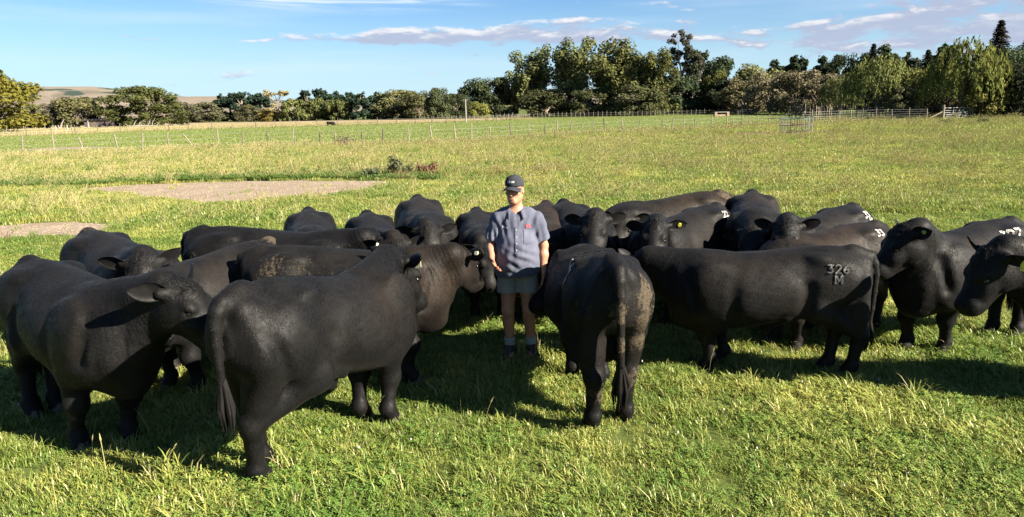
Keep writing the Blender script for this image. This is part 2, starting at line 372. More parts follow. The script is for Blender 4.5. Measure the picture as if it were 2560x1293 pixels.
def stalks(name, n, rad, h, m, seed=0, head=True, wd=0.0028):
    r = np.random.RandomState(seed); V = []; F = []; C = []
    for i in range(n):
        a = r.uniform(0, 6.28); q = rad * math.sqrt(r.uniform()); p = np.array([q * math.cos(a), q * math.sin(a), 0.0]); hh = h * r.uniform(.6, 1.2)
        d = r.uniform(0, 6.28); le = hh * r.uniform(.05, .8); c = r.uniform(0, .88)
        for k in range(2):
            b = len(V); s = np.array([math.cos(d + 1.57 * k), math.sin(d + 1.57 * k), 0])
            for t, ww in ((0, 1), (.5, .9), (.8, .8), (.86, 2.6 if head else .6), (1, .4)):
                o = p + np.array([math.cos(d), math.sin(d), 0]) * le * t ** 1.7 + np.array([0, 0, hh * t * (1 - .3 * t * le / hh)])
                V.append(tuple(o - s * wd * ww / 2)); V.append(tuple(o + s * wd * ww / 2)); C += [c, c]
            for j in range(4): F.append((b + 2 * j, b + 2 * j + 1, b + 2 * j + 3, b + 2 * j + 2))
    return tmesh(name, V, F, C, m)
def flower(name, m):
    V = []; F = []
    mb = MB(); mb.tube([(.004, 0, .040), (.004, 0, .046), (.004, 0, .053)], [.003, .0065, .002], 6)
    return mb.mesh(name, m)

def scatter(name, P, idx, rot, scl, meshes):
    """ONE object: points carrying instances of the given tuft meshes"""
    me = bpy.data.meshes.new(name); me.vertices.add(len(P)); me.vertices.foreach_set('co', np.asarray(P, np.float32).ravel())
    for k, a, t in (('pick', idx, 'INT'), ('turn', rot, 'FLOAT'), ('size', scl, 'FLOAT')):
        me.attributes.new(k, t, 'POINT').data.foreach_set('value', np.asarray(a, np.int32 if t == 'INT' else np.float32))
    o = link(name, me); o['kind'] = 'stuff'
    g = bpy.data.node_groups.new(name, 'GeometryNodeTree')
    g.interface.new_socket('Geometry', in_out='INPUT', socket_type='NodeSocketGeometry'); g.interface.new_socket('Geometry', in_out='OUTPUT', socket_type='NodeSocketGeometry')
    N = g.nodes; L = g.links; gi, go = N.new('NodeGroupInput'), N.new('NodeGroupOutput'); jn = N.new('GeometryNodeJoinGeometry')
    def attr(nm, dt):
        a = N.new('GeometryNodeInputNamedAttribute'); a.data_type = dt; a.inputs['Name'].default_value = nm; return a.outputs[0]
    for k, m in enumerate(meshes):
        src = bpy.data.objects.new(m.name, m)                     # source only, never linked into the scene
        oi = N.new('GeometryNodeObjectInfo'); oi.inputs['Object'].default_value = src; oi.inputs['As Instance'].default_value = True
        ip = N.new('GeometryNodeInstanceOnPoints'); cp = N.new('FunctionNodeCompare'); cp.data_type = 'INT'; cp.operation = 'EQUAL'
        L.new(attr('pick', 'INT'), cp.inputs[2]); cp.inputs[3].default_value = k
        cx = N.new('ShaderNodeCombineXYZ'); L.new(attr('turn', 'FLOAT'), cx.inputs[2])
        L.new(gi.outputs[0], ip.inputs['Points']); L.new(cp.outputs[0], ip.inputs['Selection']); L.new(oi.outputs['Geometry'], ip.inputs['Instance'])
        e2r = N.new('FunctionNodeEulerToRotation'); L.new(cx.outputs[0], e2r.inputs[0]); L.new(e2r.outputs[0], ip.inputs['Rotation'])
        L.new(attr('size', 'FLOAT'), ip.inputs['Scale']); L.new(ip.outputs[0], jn.inputs[0])
    L.new(jn.outputs[0], go.inputs[0])
    md = o.modifiers.new('scatter', 'NODES'); md.node_group = g
    return o
def wedge(y0, y1, dens, side=0.80, pad=2.0):
    n = int(dens * (side * (y1 * y1 - y0 * y0) + 2 * pad * (y1 - y0)))
    wy = RS.uniform(0, 1, n); y = np.sqrt(y0 * y0 + wy * (y1 * y1 - y0 * y0)); x = RS.uniform(-1, 1, n) * (side * y + pad)
    return np.c_[x, y, np.zeros(n)]
def not_bare(P, grow=0.0):
    k = np.ones(len(P), bool)
    for q in list(DIRT.values()) + [MUD]: k &= ~in_poly(P + np.c_[snoise(P, 1.3, 3), snoise(P, 1.3, 9), np.zeros(len(P))] * 0.35, q)
    return k

# ------------------------------------------------------------------ trees
def leaf_fn(m_trans):
    m = bpy.data.materials.new('tree_leaf'); m.use_nodes = True
    w = NT(m.node_tree); w.n.clear(); out = w.node('ShaderNodeOutputMaterial')
    oi = w.node('ShaderNodeObjectInfo'); ge = w.node('ShaderNodeNewGeometry'); at = w.node('ShaderNodeAttribute'); at.attribute_name = 'c'
    n1 = w.noise(ge.outputs['Position'], 0.45, 3.0)
    hv = w.node('ShaderNodeHueSaturation'); w.l.new(oi.outputs['Color'], hv.inputs['Color'])
    w.put(hv.inputs['Value'], w.math('ADD', 0.55, w.math('ADD', w.math('MULTIPLY', at.outputs['Fac'], 0.55), w.math('MULTIPLY', n1, 0.75))))
    w.put(hv.inputs['Hue'], w.math('ADD', 0.487, w.math('MULTIPLY', w.math('SUBTRACT', n1, 0.5), -0.05)))
    w.put(hv.inputs['Saturation'], 1.0)
    c = hv.outputs[0]
    d = w.node('ShaderNodeBsdfDiffuse'); w.l.new(c, d.inputs[0]); tr = w.node('ShaderNodeBsdfTranslucent'); w.l.new(c, tr.inputs[0])
    mx = w.node('ShaderNodeMixShader'); mx.inputs[0].default_value = m_trans; w.l.new(d.outputs[0], mx.inputs[1]); w.l.new(tr.outputs[0], mx.inputs[2])
    w.l.new(mx.outputs[0], out.inputs[0]); return m
M_leaf = leaf_fn(0.25)
M_bark = simple('grey_bark', (0.13, 0.10, 0.075), (0.24, 0.20, 0.16), 3.0, 0.95, 0.5, 0.1, (1, 1, .3), .05)
M_palebark = simple('pale_bark', (0.11, 0.098, 0.083), (0.18, 0.165, 0.145), 3.0, 0.95, 0.4, 0.1, (1, 1, .3), .05)
M_dead = simple('bleached_dead_wood', (0.19, 0.17, 0.15), (0.27, 0.25, 0.225), 4.0, 0.95, 0.4, 0.1, (1, 1, .3), .03)

def leaf_mesh(name, Cn, Nn, size, aspect=1.5, updir=None, r=None):
    n = len(Cn); Nn = Nn / (np.linalg.norm(Nn, axis=1, keepdims=True) + 1e-9)
    a = r.normal(size=(n, 3)) if updir is None else updir + r.normal(size=(n, 3)) * .35
    a = a - Nn * (a * Nn).sum(1, keepdims=True); a /= np.linalg.norm(a, axis=1, keepdims=True) + 1e-9
    b = np.cross(Nn, a); s = (size * r.uniform(.6, 1.35, n))[:, None]
    bend = Nn * s * .15
    V = np.stack([Cn - a * s * aspect * .5, Cn + b * s * .5 + bend, Cn + a * s * aspect * .5, Cn - b * s * .5 + bend], 1).reshape(-1, 3)
    F = np.arange(n * 4).reshape(n, 4)
    me = bpy.data.meshes.new(name); me.vertices.add(n * 4); me.vertices.foreach_set('co', V.astype(np.float32).ravel())
    me.loops.add(n * 4); me.loops.foreach_set('vertex_index', F.astype(np.int32).ravel()); me.polygons.add(n); me.polygons.foreach_set('loop_start', np.arange(0, n * 4, 4, dtype=np.int32))
    me.update(calc_edges=True); me.materials.append(M_leaf)
    me.attributes.new('c', 'FLOAT', 'POINT').data.foreach_set('value', np.repeat(r.uniform(size=n), 4).astype(np.float32))
    return me
def fill(r, cl, n, shell=0.5, up=0.25):
    """leaves over a set of clumps (x,y,z,rx,rz): positions and outward normals"""
    cl = np.array(cl); wt = cl[:, 3] ** 2 * cl[:, 4] ** .6; k = r.choice(len(cl), n, p=wt / wt.sum())
    d = r.normal(size=(n, 3)); d /= np.linalg.norm(d, axis=1, keepdims=True)
    rad = np.where(r.uniform(size=n) < shell, r.uniform(.75, 1.08, n), r.uniform(0, 1, n) ** .5)
    P = cl[k, :3] + d * rad[:, None] * np.c_[cl[k, 3], cl[k, 3], cl[k, 4]]
    N = d + r.normal(size=(n, 3)) * .55; N[:, 2] += up
    return P, N
def limbs(mb, r, trunk_top, h, rb, targets, n=5):
    mb.tube([(0, 0, -.2), (r.normal(0, .02) * h, r.normal(0, .02) * h, trunk_top * .5), (r.normal(0, .03) * h, r.normal(0, .03) * h, trunk_top)], [rb * 1.2, rb * .85, rb * .6], 7)
    for t in targets:
        t = np.array(t); z0 = trunk_top * r.uniform(.45, 1.0); m = t * np.array([.45, .45, 1]); m[2] = z0 + (t[2] - z0) * .45
        mb.tube([(0, 0, z0), tuple(m + r.normal(0, .02, 3) * h), tuple(t)], [rb * .5, rb * .3, rb * .08], n, cap=False)
LEAFN = {}
def tree_mesh(kind, seed):
    r = np.random.RandomState(seed); mb = MB(); cl = []; up = None; bark = M_bark; asp = 1.5
    if kind == 'round':
        h, w, n, ls = 8.0, 9.0, 7600, .29
        for i in range(50):
            a = r.uniform(0, 6.28); t = r.uniform(.04, .93); q = math.sqrt(max(0.03, 1 - ((t - .36) / .62) ** 2)) * w / 2 * r.uniform(.45, .86); s = r.uniform(.10, .17) * w
            cl.append((q * math.cos(a), q * math.sin(a), t * h, s, s * .8))
        P, N = fill(r, cl, n); limbs(mb, r, h * .35, h, .28, [c[:3] for c in cl[::5]])
    elif kind == 'scrub':
        h, w, n, ls = 6.0, 8.0, 6400, .23
        for i in range(46):
            a = r.uniform(0, 6.28); t = r.uniform(.06, .93); q = math.sqrt(max(0.04, 1 - ((t - .35) / .64) ** 2)) * w / 2 * r.uniform(.35, .9); s = r.uniform(.08, .14) * w
            cl.append((q * math.cos(a), q * math.sin(a), t * h, s, s * .8))
        P, N = fill(r, cl, n, .35); limbs(mb, r, h * .2, h, .14, [c[:3] for c in cl[::2]]); bark = M_palebark
    elif kind == 'poplar':
        h, w, n, ls = 17.0, 12.5, 10500, .38; arms = []
        for i in range(9):
            a = i * 0.7 + r.uniform(-.3, .3); q = r.uniform(.35, .98) * w * .42 * (0.35 if i < 2 else 1); top = h * (r.uniform(.80, .97) if q < w * .28 else r.uniform(.58, .84)); arms.append((q * math.cos(a), q * math.sin(a), top))
            for j in range(6):
                f = .30 + .70 * j / 5; x = arms[-1][0] * f ** .8; y = arms[-1][1] * f ** .8; z = h * .2 + (top - h * .22) * f; s = w * r.uniform(.07, .12)
                cl.append((x + r.normal(0, .7), y + r.normal(0, .7), z, s, s * 1.45))
        for i in range(14):
            a = r.uniform(0, 6.28); q = r.uniform(.2, .45) * w; s = w * r.uniform(.07, .10); cl.append((q * math.cos(a), q * math.sin(a), h * r.uniform(.06, .25), s, s))
        P, N = fill(r, cl, n, .45, .35); limbs(mb, r, h * .30, h, .42, arms, 6); bark = M_palebark; up = np.array([0, 0, 1.0])
    elif kind == 'pine':
        h, w, n, ls = 12.0, 6.2, 4600, .31; up = np.array([0, 0, 1.0]); asp = 2.2
        for i in range(34):
            t = r.uniform(.05, .92); a = r.uniform(0, 6.28); q = (1.02 - t) ** .6 * w * .46 * r.uniform(.4, 1.0); s = w * r.uniform(.09, .15); cl.append((q * math.cos(a), q * math.sin(a), h * t, s, s * 1.15))
        for i in range(4): a = r.uniform(0, 6.28); q = r.uniform(0, .22) * w; cl.append((q * math.cos(a), q * math.sin(a), h * r.uniform(.86, .97), w * .05, w * .14))
        P, N = fill(r, cl, n, .4, .1); limbs(mb, r, h * .8, h, .25, [c[:3] for c in cl[::6]])
    elif kind == 'conifer':
        h, w, n, ls = 15.0, 7.0, 0, .26; up = None; P = []; N = []; asp = 2.0
        for i in range(36):
            t = .05 + .94 * i / 35; L = (1 - t) ** .85 * w * .5 * r.uniform(.78, 1.12) + .15; nb = int(6 + 5 * (1 - t)); a0 = r.uniform(0, 6.28)
            for k in range(nb):
                a = a0 + 6.283 * k / nb + r.uniform(-.25, .25); m = int(14 + 22 * (1 - t)); f = r.uniform(.05, 1, m) ** .8; l = L * r.uniform(.7, 1.1)
                z = h * t - .22 * l * f + .10 * l * f * f * 2; sp = r.normal(0, .16, m) * l * f + r.normal(0, .08, m)
                P.append(np.c_[np.cos(a) * l * f - np.sin(a) * sp, np.sin(a) * l * f + np.cos(a) * sp, z + r.normal(0, .13, m)])
                N.append(np.c_[r.normal(0, .35, m) + .3 * np.cos(a), r.normal(0, .35, m) + .3 * np.sin(a), np.ones(m)])
                if k % 3 == 0: mb.tube([(0, 0, h * t), (math.cos(a) * l * .8, math.sin(a) * l * .8, h * t - .1 * l)], [.05, .015], 4, False)
        P = np.concatenate(P); N = np.concatenate(N); mb.tube([(0, 0, -.2), (0, 0, h * .6), (0, 0, h * 1.0)], [.32, .18, .03], 7)
    elif kind == 'weeping':
        h, w, n, ls = 8.5, 8.5, 0, .15; P = []; N = []; asp = 3.4; up = np.array([0, 0, -1.0]); tg = []
        for i in range(250):
            a = r.uniform(0, 6.28); q = math.sqrt(r.uniform(0, 1)) * w * .47; ztop = h * (1.0 - .42 * (q / (w * .5)) ** 2) * r.uniform(.72, 1.0); ln = (ztop - h * r.uniform(.03, .28)) * r.uniform(.5, 1.0) * (0.5 + .5 * q / (w * .5)); m = int(12 + ln * 5)
            f = r.uniform(0, 1, m); ox = math.cos(a) * (.55 * np.sin(f * 1.6)); oy = math.sin(a) * (.55 * np.sin(f * 1.6)); wx = r.normal(0, .10, m)
            P.append(np.c_[q * math.cos(a) + ox + wx, q * math.sin(a) + oy + r.normal(0, .10, m), ztop + .3 * np.sin(f * 3.14) * .5 - ln * f])
            N.append(np.c_[math.cos(a) + r.normal(0, .7, m), math.sin(a) + r.normal(0, .7, m), r.normal(.25, .3, m)])
            if i % 12 == 0: tg.append((q * math.cos(a) * .9, q * math.sin(a) * .9, ztop))
        P = np.concatenate(P); N = np.concatenate(N); limbs(mb, r, h * .35, h, .32, tg); bark = M_palebark
    elif kind == 'willow':
        h, w, n, ls = 6.0, 6.4, 4800, .26; asp = 2.2; up = np.array([0, 0, 1.0])
        for i in range(34):
            a = r.uniform(0, 6.28); t = r.uniform(.08, .92); q = math.sqrt(max(0.05, 1 - ((t - .38) / .62) ** 2)) * w / 2 * r.uniform(.5, .9); s = r.uniform(.09, .13) * w
            cl.append((q * math.cos(a), q * math.sin(a), t * h, s * .8, s * 1.5))
        P, N = fill(r, cl, n); limbs(mb, r, h * .2, h, .2, [c[:3] for c in cl[::5]])
    elif kind == 'spreading':
        h, w, n, ls = 10.0, 17.0, 11000, .34
        for i in range(90):
            a = r.uniform(0, 6.28); t = r.uniform(.04, .95); q = math.sqrt(max(0.04, 1 - ((t - .25) / .74) ** 2)) * w / 2 * r.uniform(.35, .93); s = r.uniform(.055, .085) * w
            cl.append((q * math.cos(a), q * math.sin(a), t * h, s * 1.15, s * .75))
        P, N = fill(r, cl, n, .5); limbs(mb, r, h * .3, h, .4, [c[:3] for c in cl[::8]])
    elif kind == 'gum':
        h, w, n, ls = 19.0, 9.0, 5200, .32; arms = [(-1.0, 0, 18.0), (.9, .3, 17.2), (1.8, -.4, 14.5), (-2.8, .5, 13.0), (-1.6, -.6, 15.0), (2.9, .2, 12.0), (-3.4, -.3, 10.2), (1.2, .8, 12.4), (-.6, -.5, 12.0), (3.2, .3, 9), (-2.6, .1, 8)]
        for a in arms:
            for j in range(6): s = r.uniform(.55, 1.05); cl.append((a[0] + r.normal(0, .75), a[1] + r.normal(0, .6), a[2] + r.normal(0, .85), s, s * .85))
        P, N = fill(r, cl, n, .3); limbs(mb, r, h * .55, h, .38, arms); bark = M_bark
    elif kind == 'pale':
        h, w, n, ls = 8.0, 6.3, 2600, .22; arms = []
        for i in range(12):
            a = r.uniform(0, 6.28); q = r.uniform(.15, .48) * w; z = h * r.uniform(.78, .95); arms.append((q * math.cos(a), q * math.sin(a), z)); s = r.uniform(.6, 1.0); cl.append((*arms[-1], s, s * .45))
        for i in range(9):
            a = r.uniform(0, 6.28); q = r.uniform(.2, .42) * w; s = r.uniform(.5, .8); cl.append((q * math.cos(a), q * math.sin(a), h * r.uniform(.25, .6), s, s * .7))
        P, N = fill(r, cl, n, .2); limbs(mb, r, h * .6, h, .26, arms); bark = M_palebark
    else:                                                     # bare: limbs and twigs, a few dry leaves
        h, w, n, ls = 8.0, 4.5, 220, .14; arms = []
        for i in range(22): a = r.uniform(0, 6.28); q = r.uniform(.1, .5) * w; arms.append((q * math.cos(a), q * math.sin(a), h * r.uniform(.45, 1.0)))
        for a in arms:
            for j in range(4): mb.tube([a, tuple(np.array(a) + r.normal(0, .5, 3) + np.array([0, 0, .35]))], [.025, .01], 3, False)
            cl.append((*a, .6, .6))
        P, N = fill(r, cl, n, .1); limbs(mb, r, h * .5, h, .18, arms)
    lm = leaf_mesh('crown', P, N, ls, asp, up, r)
    # true extents so that a tree can be set to its height and width
    Q = np.array(P); ext = (np.percentile(Q[:, 2], 99.7), np.percentile(np.abs(Q[:, :2]), 98.5) * 2)
    return mb.mesh('trunk', bark, True), lm, ext
VAR = {}
for k, nv in (('round', 4), ('scrub', 3), ('poplar', 4), ('pine', 4), ('conifer', 2), ('weeping', 2), ('willow', 2), ('spreading', 2), ('gum', 1), ('pale', 1), ('bare', 1)):
    VAR[k] = [tree_mesh(k, 100 + 17 * j + len(k)) for j in range(nv)]
def tree(name, shape, x, y, h, w, tint, label, group=None, rz=None, v=None, jit=.12):
    tr, lf, (eh, ew) = VAR[shape][v % len(VAR[shape]) if v is not None else rnd.randrange(len(VAR[shape]))]
    r = empty(name, (x, y, 0), rnd.uniform(0, 6.28) if rz is None else rz, label=label, cat='tree', group=group)
    r.scale = (w * 1.08 / ew, w * 1.08 / ew, h * 1.03 / eh)
    link('trunk', tr, r)
    c = link('crown', lf, r); k = 1 + rnd.uniform(-jit, jit); c.color = (tint[0] * k, tint[1] * k, tint[2] * k, 1); return r
OL = (0.115, 0.124, 0.054); SC = (0.109, 0.100, 0.059); DK = (0.037, 0.053, 0.028); PN = (0.027, 0.043, 0.030); PO = (0.111, 0.129, 0.053); LI = (0.113, 0.132, 0.041)
WI = (0.084, 0.101, 0.038); GO = (0.216, 0.156, 0.039); AU = (0.105, 0.105, 0.020); GU = (0.061, 0.064, 0.043); PA = (0.183, 0.167, 0.085); CO = (0.031, 0.038, 0.024)
ORD = ['leftmost', 'second from the left', 'third from the left', 'fourth from the left', 'fifth from the left', 'sixth from the left', 'seventh from the left']
TREES = [  # name, shape, x, y, h, w, tint, label, group
 ('autumn_tree', 'spreading', -87.0, 122.5, 10.2, 18.0, AU, 'yellow-green autumn tree cut off by the left edge of the photo', None),
 ('bushy_tree', 'round', -106.7, 167.5, 5.2, 7.1, OL, 'low olive bush just right of the yellow-green edge tree', None),
 ('scrubby_tree', 'scrub', -99.6, 165.4, 5.1, 7.0, (0.080, 0.074, 0.050), 'grey-brown scrubby tree behind the white stumps at the left', None),
 ('bushy_tree', 'round', -94.7, 164.9, 6.3, 9.6, (0.093, 0.095, 0.043), 'round olive tree left of the dark shed', None),
 ('slim_poplar', 'willow', -92.5, 169.8, 5.2, 2.0, OL, 'slim upright poplar standing directly left of the big round oak', None),
 ('oak_tree', 'spreading', -80.7, 166, 8.2, 16.0, (0.053, 0.064, 0.023), 'big round dark green oak above the bleached fallen branches', None),
 ('bare_tree', 'bare', -97.5, 212.8, 9.1, 4.7, (0.149, 0.095, 0.068), 'pinkish bare tree poking up behind the right side of the oak', None),
 ('pine_tree', 'pine', -106.3, 239.3, 7.8, 4.3, (0.032, 0.046, 0.035), 'distant bluish pine in front of the hills right of the oak', None),
 ('scrubby_tree', 'scrub', -93.9, 220.1, 5.8, 11.2, (0.071, 0.071, 0.046), 'dull grey-green spreading tree right of the oak', None),
 ('bushy_tree', 'round', -88.6, 220.5, 5.5, 9.4, (0.074, 0.077, 0.044), 'grey-olive bushy tree left of the dark pine clump', None)]
for x, y, h, w in ((-93.3, 245.3, 8.0, 6.7), (-87.9, 239.1, 8.2, 6.1), (-82.4, 232.6, 8.3, 6.4), (-81.0, 238.0, 7.9, 6.1), (-76.0, 232.1, 7.9, 6.4)):
    TREES.append(('pine_tree', 'pine', x, y, h, w, PN, '%s of five dark bluish pines left of the pale tree' % ORD[len([t for t in TREES if t[8] == 'pines left of the pale tree'])], 'pines left of the pale tree'))
TREES += [('scrubby_tree', 'scrub', -75.4, 218.3, 4.6, 7.4, (0.068, 0.068, 0.035), 'small round olive tree in front of the dark pine clump', None),
 ('umbrella_tree', 'pale', -62.6, 203.9, 8.0, 6.8, PA, 'pale flat-topped tree with bare whitish trunk', None),
 ('gold_bush', 'round', -65.0, 204.2, 3.4, 4.8, (0.158, 0.136, 0.038), 'yellowish bush at the foot of the pale flat-topped tree', None)]
for x, y, h, w in ((-57.5, 204.0, 5.7, 7.4), (-53.5, 205.4, 5.7, 7.0), (-50.1, 207.7, 5.6, 7.0), (-45.9, 202.4, 5.2, 5.8)):
    TREES.append(('willow_tree', 'willow', x, y, h, w, WI, '%s of four rounded yellowish-green willows right of the pale tree' % ORD[len([t for t in TREES if t[8] == 'willow row right of the pale tree'])], 'willow row right of the pale tree'))
for x, y, h, w in ((-63.9, 239.3, 8.6, 5.6), (-59.3, 233.4, 8.8, 5.4), (-55.0, 227.7, 8.2, 5.2), (-52.6, 232.3, 8.0, 5.2), (-48.2, 226, 7.4, 5)):
    TREES.append(('pine_tree', 'pine', x, y, h, w, PN, '%s of five dark pines behind the rounded willow row' % ORD[len([t for t in TREES if t[8] == 'pines behind the willow row'])], 'pines behind the willow row'))
for x, y, h, w in ((-42.2, 204.2, 6.7, 5.2), (-38.7, 199.9, 6.7, 5.0), (-35.6, 203.5, 6.9, 5.0)):
    TREES.append(('pine_tree', 'pine', x, y, h, w, PN, '%s of three dark pines just right of the willow row' % ORD[len([t for t in TREES if t[8] == 'pines right of the willow row'])], 'pines right of the willow row'))
TREES += [('broad_tree', 'round', -30.0, 203.2, 7.4, 12.0, OL, 'broad olive-green tree right of the short dark pine row', None),
 ('broad_tree', 'round', -23.4, 193.6, 6.8, 9.2, (0.068, 0.074, 0.035), 'olive tree behind the low reddish bare bush', None),
 ('dark_bush', 'scrub', -27.4, 196.0, 3.1, 7.3, (0.047, 0.049, 0.030), 'low dark rounded bush at the foot of the olive trees', None),
 ('bare_bush', 'bare', -22.4, 188.8, 3.0, 3.6, (0.149, 0.095, 0.068), 'low reddish bare bush at the edge of the dry field', None),
 ('poplar_tree', 'round', -17.6, 192.2, 7.4, 6.6, (0.054, 0.067, 0.032), 'upright green tree left of the power pole', None),
 ('dark_tree', 'round', -13.6, 193.7, 6.0, 6.6, (0.032, 0.043, 0.021), 'dark low tree right behind the power pole', None),
 ('dark_tree', 'round', -9.2, 201.6, 9.6, 9.4, (0.035, 0.046, 0.022), 'tall dark tree above the small bright round tree', None),
 ('dark_tree', 'round', -3.5, 202.2, 9.9, 10.4, (0.038, 0.049, 0.024), 'wide dark tree left of the golden poplar', None),
 ('lime_tree', 'round', -7.4, 183.9, 3.8, 4.7, (0.124, 0.138, 0.039), 'small bright green round tree right of the power pole', None),
 ('golden_poplar', 'willow', 0.3, 200.7, 9.1, 3.9, GO, 'narrow golden yellow poplar at the left end of the tall poplars', None),
 ('poplar_tree', 'poplar', 6.3, 200.9, 16.4, 13.2, PO, 'leftmost and lowest of the big grey-green poplars', None),
 ('poplar_tree', 'poplar', 15.4, 193.9, 18.0, 13.0, PO, 'big poplar second from the left, sky gap on its right', None),
 ('poplar_tree', 'poplar', 27.0, 189.9, 18.0, 15.1, (0.071, 0.080, 0.030), 'tallest broad poplar right of the sky gap', None),
 ('poplar_tree', 'poplar', 33.6, 177.6, 14.2, 10.0, (0.074, 0.083, 0.031), 'rightmost poplar with yellowish outer leaves', None),
 ('bushy_tree', 'round', 20.2, 182.7, 6.6, 10.8, (0.053, 0.061, 0.028), 'bushy undergrowth tree below the sky gap between the poplars', None),
 ('bushy_tree', 'round', 9.5, 190.6, 6.6, 11.3, (0.053, 0.061, 0.028), 'bushy low tree under the two left poplars', None),
 ('bushy_tree', 'round', 29.6, 175.4, 6.7, 11.2, (0.056, 0.064, 0.029), 'bushy low tree under the two right poplars', None),
 ('gum_tree', 'gum', 44.4, 194.6, 19.9, 9.4, GU, 'tall ragged gum tree right of the poplars', None),
 ('dark_tree', 'pine', 51.0, 202.6, 15.4, 8.6, DK, 'dark pine crown beside the ragged gum tree', None),
 ('dark_tree', 'round', 54.4, 195.9, 13.4, 10.4, DK, 'dark broad tree right of the ragged gum', None),
 ('dark_tree', 'round', 44.4, 191.3, 9.0, 11.3, DK, 'dark low tree under the ragged gum', None),
 ('dark_tree', 'round', 52.5, 184.3, 7.6, 9.1, (0.025, 0.034, 0.019), 'very dark green tree behind the timber water trough', None),
 ('lime_tree', 'round', 51.3, 187.1, 9.8, 6.0, (0.081, 0.089, 0.029), 'yellow-green tree in front of the dark trees', None),
 ('bushy_tree', 'round', 59.6, 181.7, 10.8, 12.0, OL, 'olive tree left of the far dark pine row', None),
 ('scrubby_tree', 'scrub', 53.5, 171.2, 7.5, 11.9, (0.074, 0.071, 0.035), 'brownish olive scrub tree behind the left end of the palings', None)]
for x, y, h, w, s in ((78.6, 223.4, 13.8, 6.9, 'pine'), (81.8, 217.0, 14.4, 6.8, 'pine'), (84.8, 220.1, 14.0, 6.8, 'pine'), (88.2, 213.4, 13.9, 7.1, 'pine'), (90.1, 206.0, 14.0, 8.0, 'round'), (91.6, 198.4, 13.8, 8.0, 'round'), (91.2, 192.4, 13.0, 6.1, 'pine')):
    TREES.append(('pine_tree', s, x, y, h, w, (0.027, 0.038, 0.021), '%s of seven dark trees above the scrub willows' % ORD[len([t for t in TREES if t[8] == 'dark far row above the scrub willows'])], 'dark far row above the scrub willows'))
TREES += [('scrubby_tree', 'scrub', 54.4, 157.2, 8.1, 9.4, SC, 'left of three pale brown scrub willows behind the palings', None),
 ('scrubby_tree', 'scrub', 56.0, 146.6, 7.9, 10.4, (0.101, 0.093, 0.055), 'middle and widest of three pale brown scrub willows behind the palings', None),
 ('scrubby_tree', 'scrub', 56.8, 137.4, 7.0, 7.8, SC, 'right of three pale brown scrub willows behind the palings', None),
 ('drooping_willow', 'weeping', 56.7, 129.1, 6.5, 6.4, (0.093, 0.104, 0.041), 'small drooping willow at the right end of the palings', None),
 ('conifer_tree', 'conifer', 70.3, 147.0, 12.4, 5.6, CO, 'dark pointed conifer behind the left weeping willow', None),
 ('pine_tree', 'pine', 73.6, 148.4, 12.2, 5.9, DK, 'dark pine just right of the pointed conifer behind the left willow', None),
 ('pine_tree', 'pine', 76.0, 145.1, 10.2, 6.0, (0.032, 0.040, 0.023), 'lower dark pine between the two weeping willows', None),
 ('weeping_willow', 'weeping', 51.8, 105.9, 8.0, 9.0, (0.090, 0.107, 0.036), 'left weeping willow with long hanging branches', None),
 ('lime_tree', 'round', 56.6, 103.3, 6.3, 6.5, (0.084, 0.092, 0.032), 'yellow-green bushy tree between the two weeping willows', None),
 ('conifer_tree', 'conifer', 70.3, 127.7, 10.0, 5.2, CO, 'small conifer tip above the bushes between the willows', None),
 ('pine_tree', 'pine', 75.5, 131.7, 10.9, 6.9, DK, 'dark pine behind the left side of the right weeping willow', None),
 ('scrubby_tree', 'scrub', 57.2, 98.6, 6.3, 5.4, (0.070, 0.065, 0.040), 'thin brownish scrub tree left of the right weeping willow', None),
 ('weeping_willow', 'weeping', 54.6, 90.7, 8.8, 8.9, (0.078, .092, .026), 'right weeping willow, tall and bright above the gate', None),
 ('lime_tree', 'round', 56.0, 89.1, 5.2, 4.2, (0.116, 0.114, 0.037), 'yellowish leafy tree leaning over the gate', None),
 ('conifer_tree', 'conifer', 93.1, 145.0, 15.9, 7.8, (0.038, 0.038, 0.027), 'tallest pointed conifer at the upper right', None),
 ('dark_tree', 'round', 66.2, 100.3, 8.4, 6.0, DK, 'dark tree right behind the right weeping willow', None),
 ('conifer_tree', 'conifer', 84.8, 124.4, 11.7, 7.6, CO, 'dark conifer at the right edge of the photo', None),
 ('dark_tree', 'round', 61.0, 88.8, 6.0, 6.3, (0.027, 0.034, 0.020), 'dark spreading tree at the right edge behind the gate', None),
 ('scrubby_tree', 'scrub', 52.8, 100.8, 3.9, 4.2, (0.071, 0.074, 0.038), 'thin scrub at the foot of the left weeping willow', None)]
for t in TREES: tree(*t, **({'v': 0, 'rz': 2.0} if t[0] == 'autumn_tree' else {}))
# a far tree on the ridge and dark plantation trees low on the hills
tree('hill_tree', 'round', -1468, 2130, 76, 52, (0.09, .10, .07), 'lone far tree on the skyline of the brown hills')

# ------------------------------------------------------------------ fences, gate, yards, far things
M_post = simple('weathered_post', (0.11, 0.095, 0.07), (0.23, 0.20, 0.15), 6.0, 0.95, 0.4, 0.1, (1, 1, .15), .02)
M_dpost = simple('dark_weathered_post', (0.06, 0.05, 0.042), (0.13, 0.11, 0.085), 6.0, 0.95, 0.4, 0.1, (1, 1, .15), .02)
M_wire = simple('galvanised_wire', (0.22, 0.22, 0.22), (0.32, 0.32, 0.31), 5.0, 0.5, 0.0, 0.4)
M_gal = simple('galvanised_steel', (0.17, 0.175, 0.18), (0.26, 0.265, 0.265), 9.0, 0.45, 0.0, 0.5)
M_rust = simple('rusty_steel', (0.07, 0.058, 0.05), (0.15, 0.13, 0.11), 7.0, 0.8, 0.2, 0.3)
M_green = simple('faded_green_paint', (0.05, 0.10, 0.07), (0.10, 0.16, 0.12), 7.0, 0.7, 0.1, 0.3)
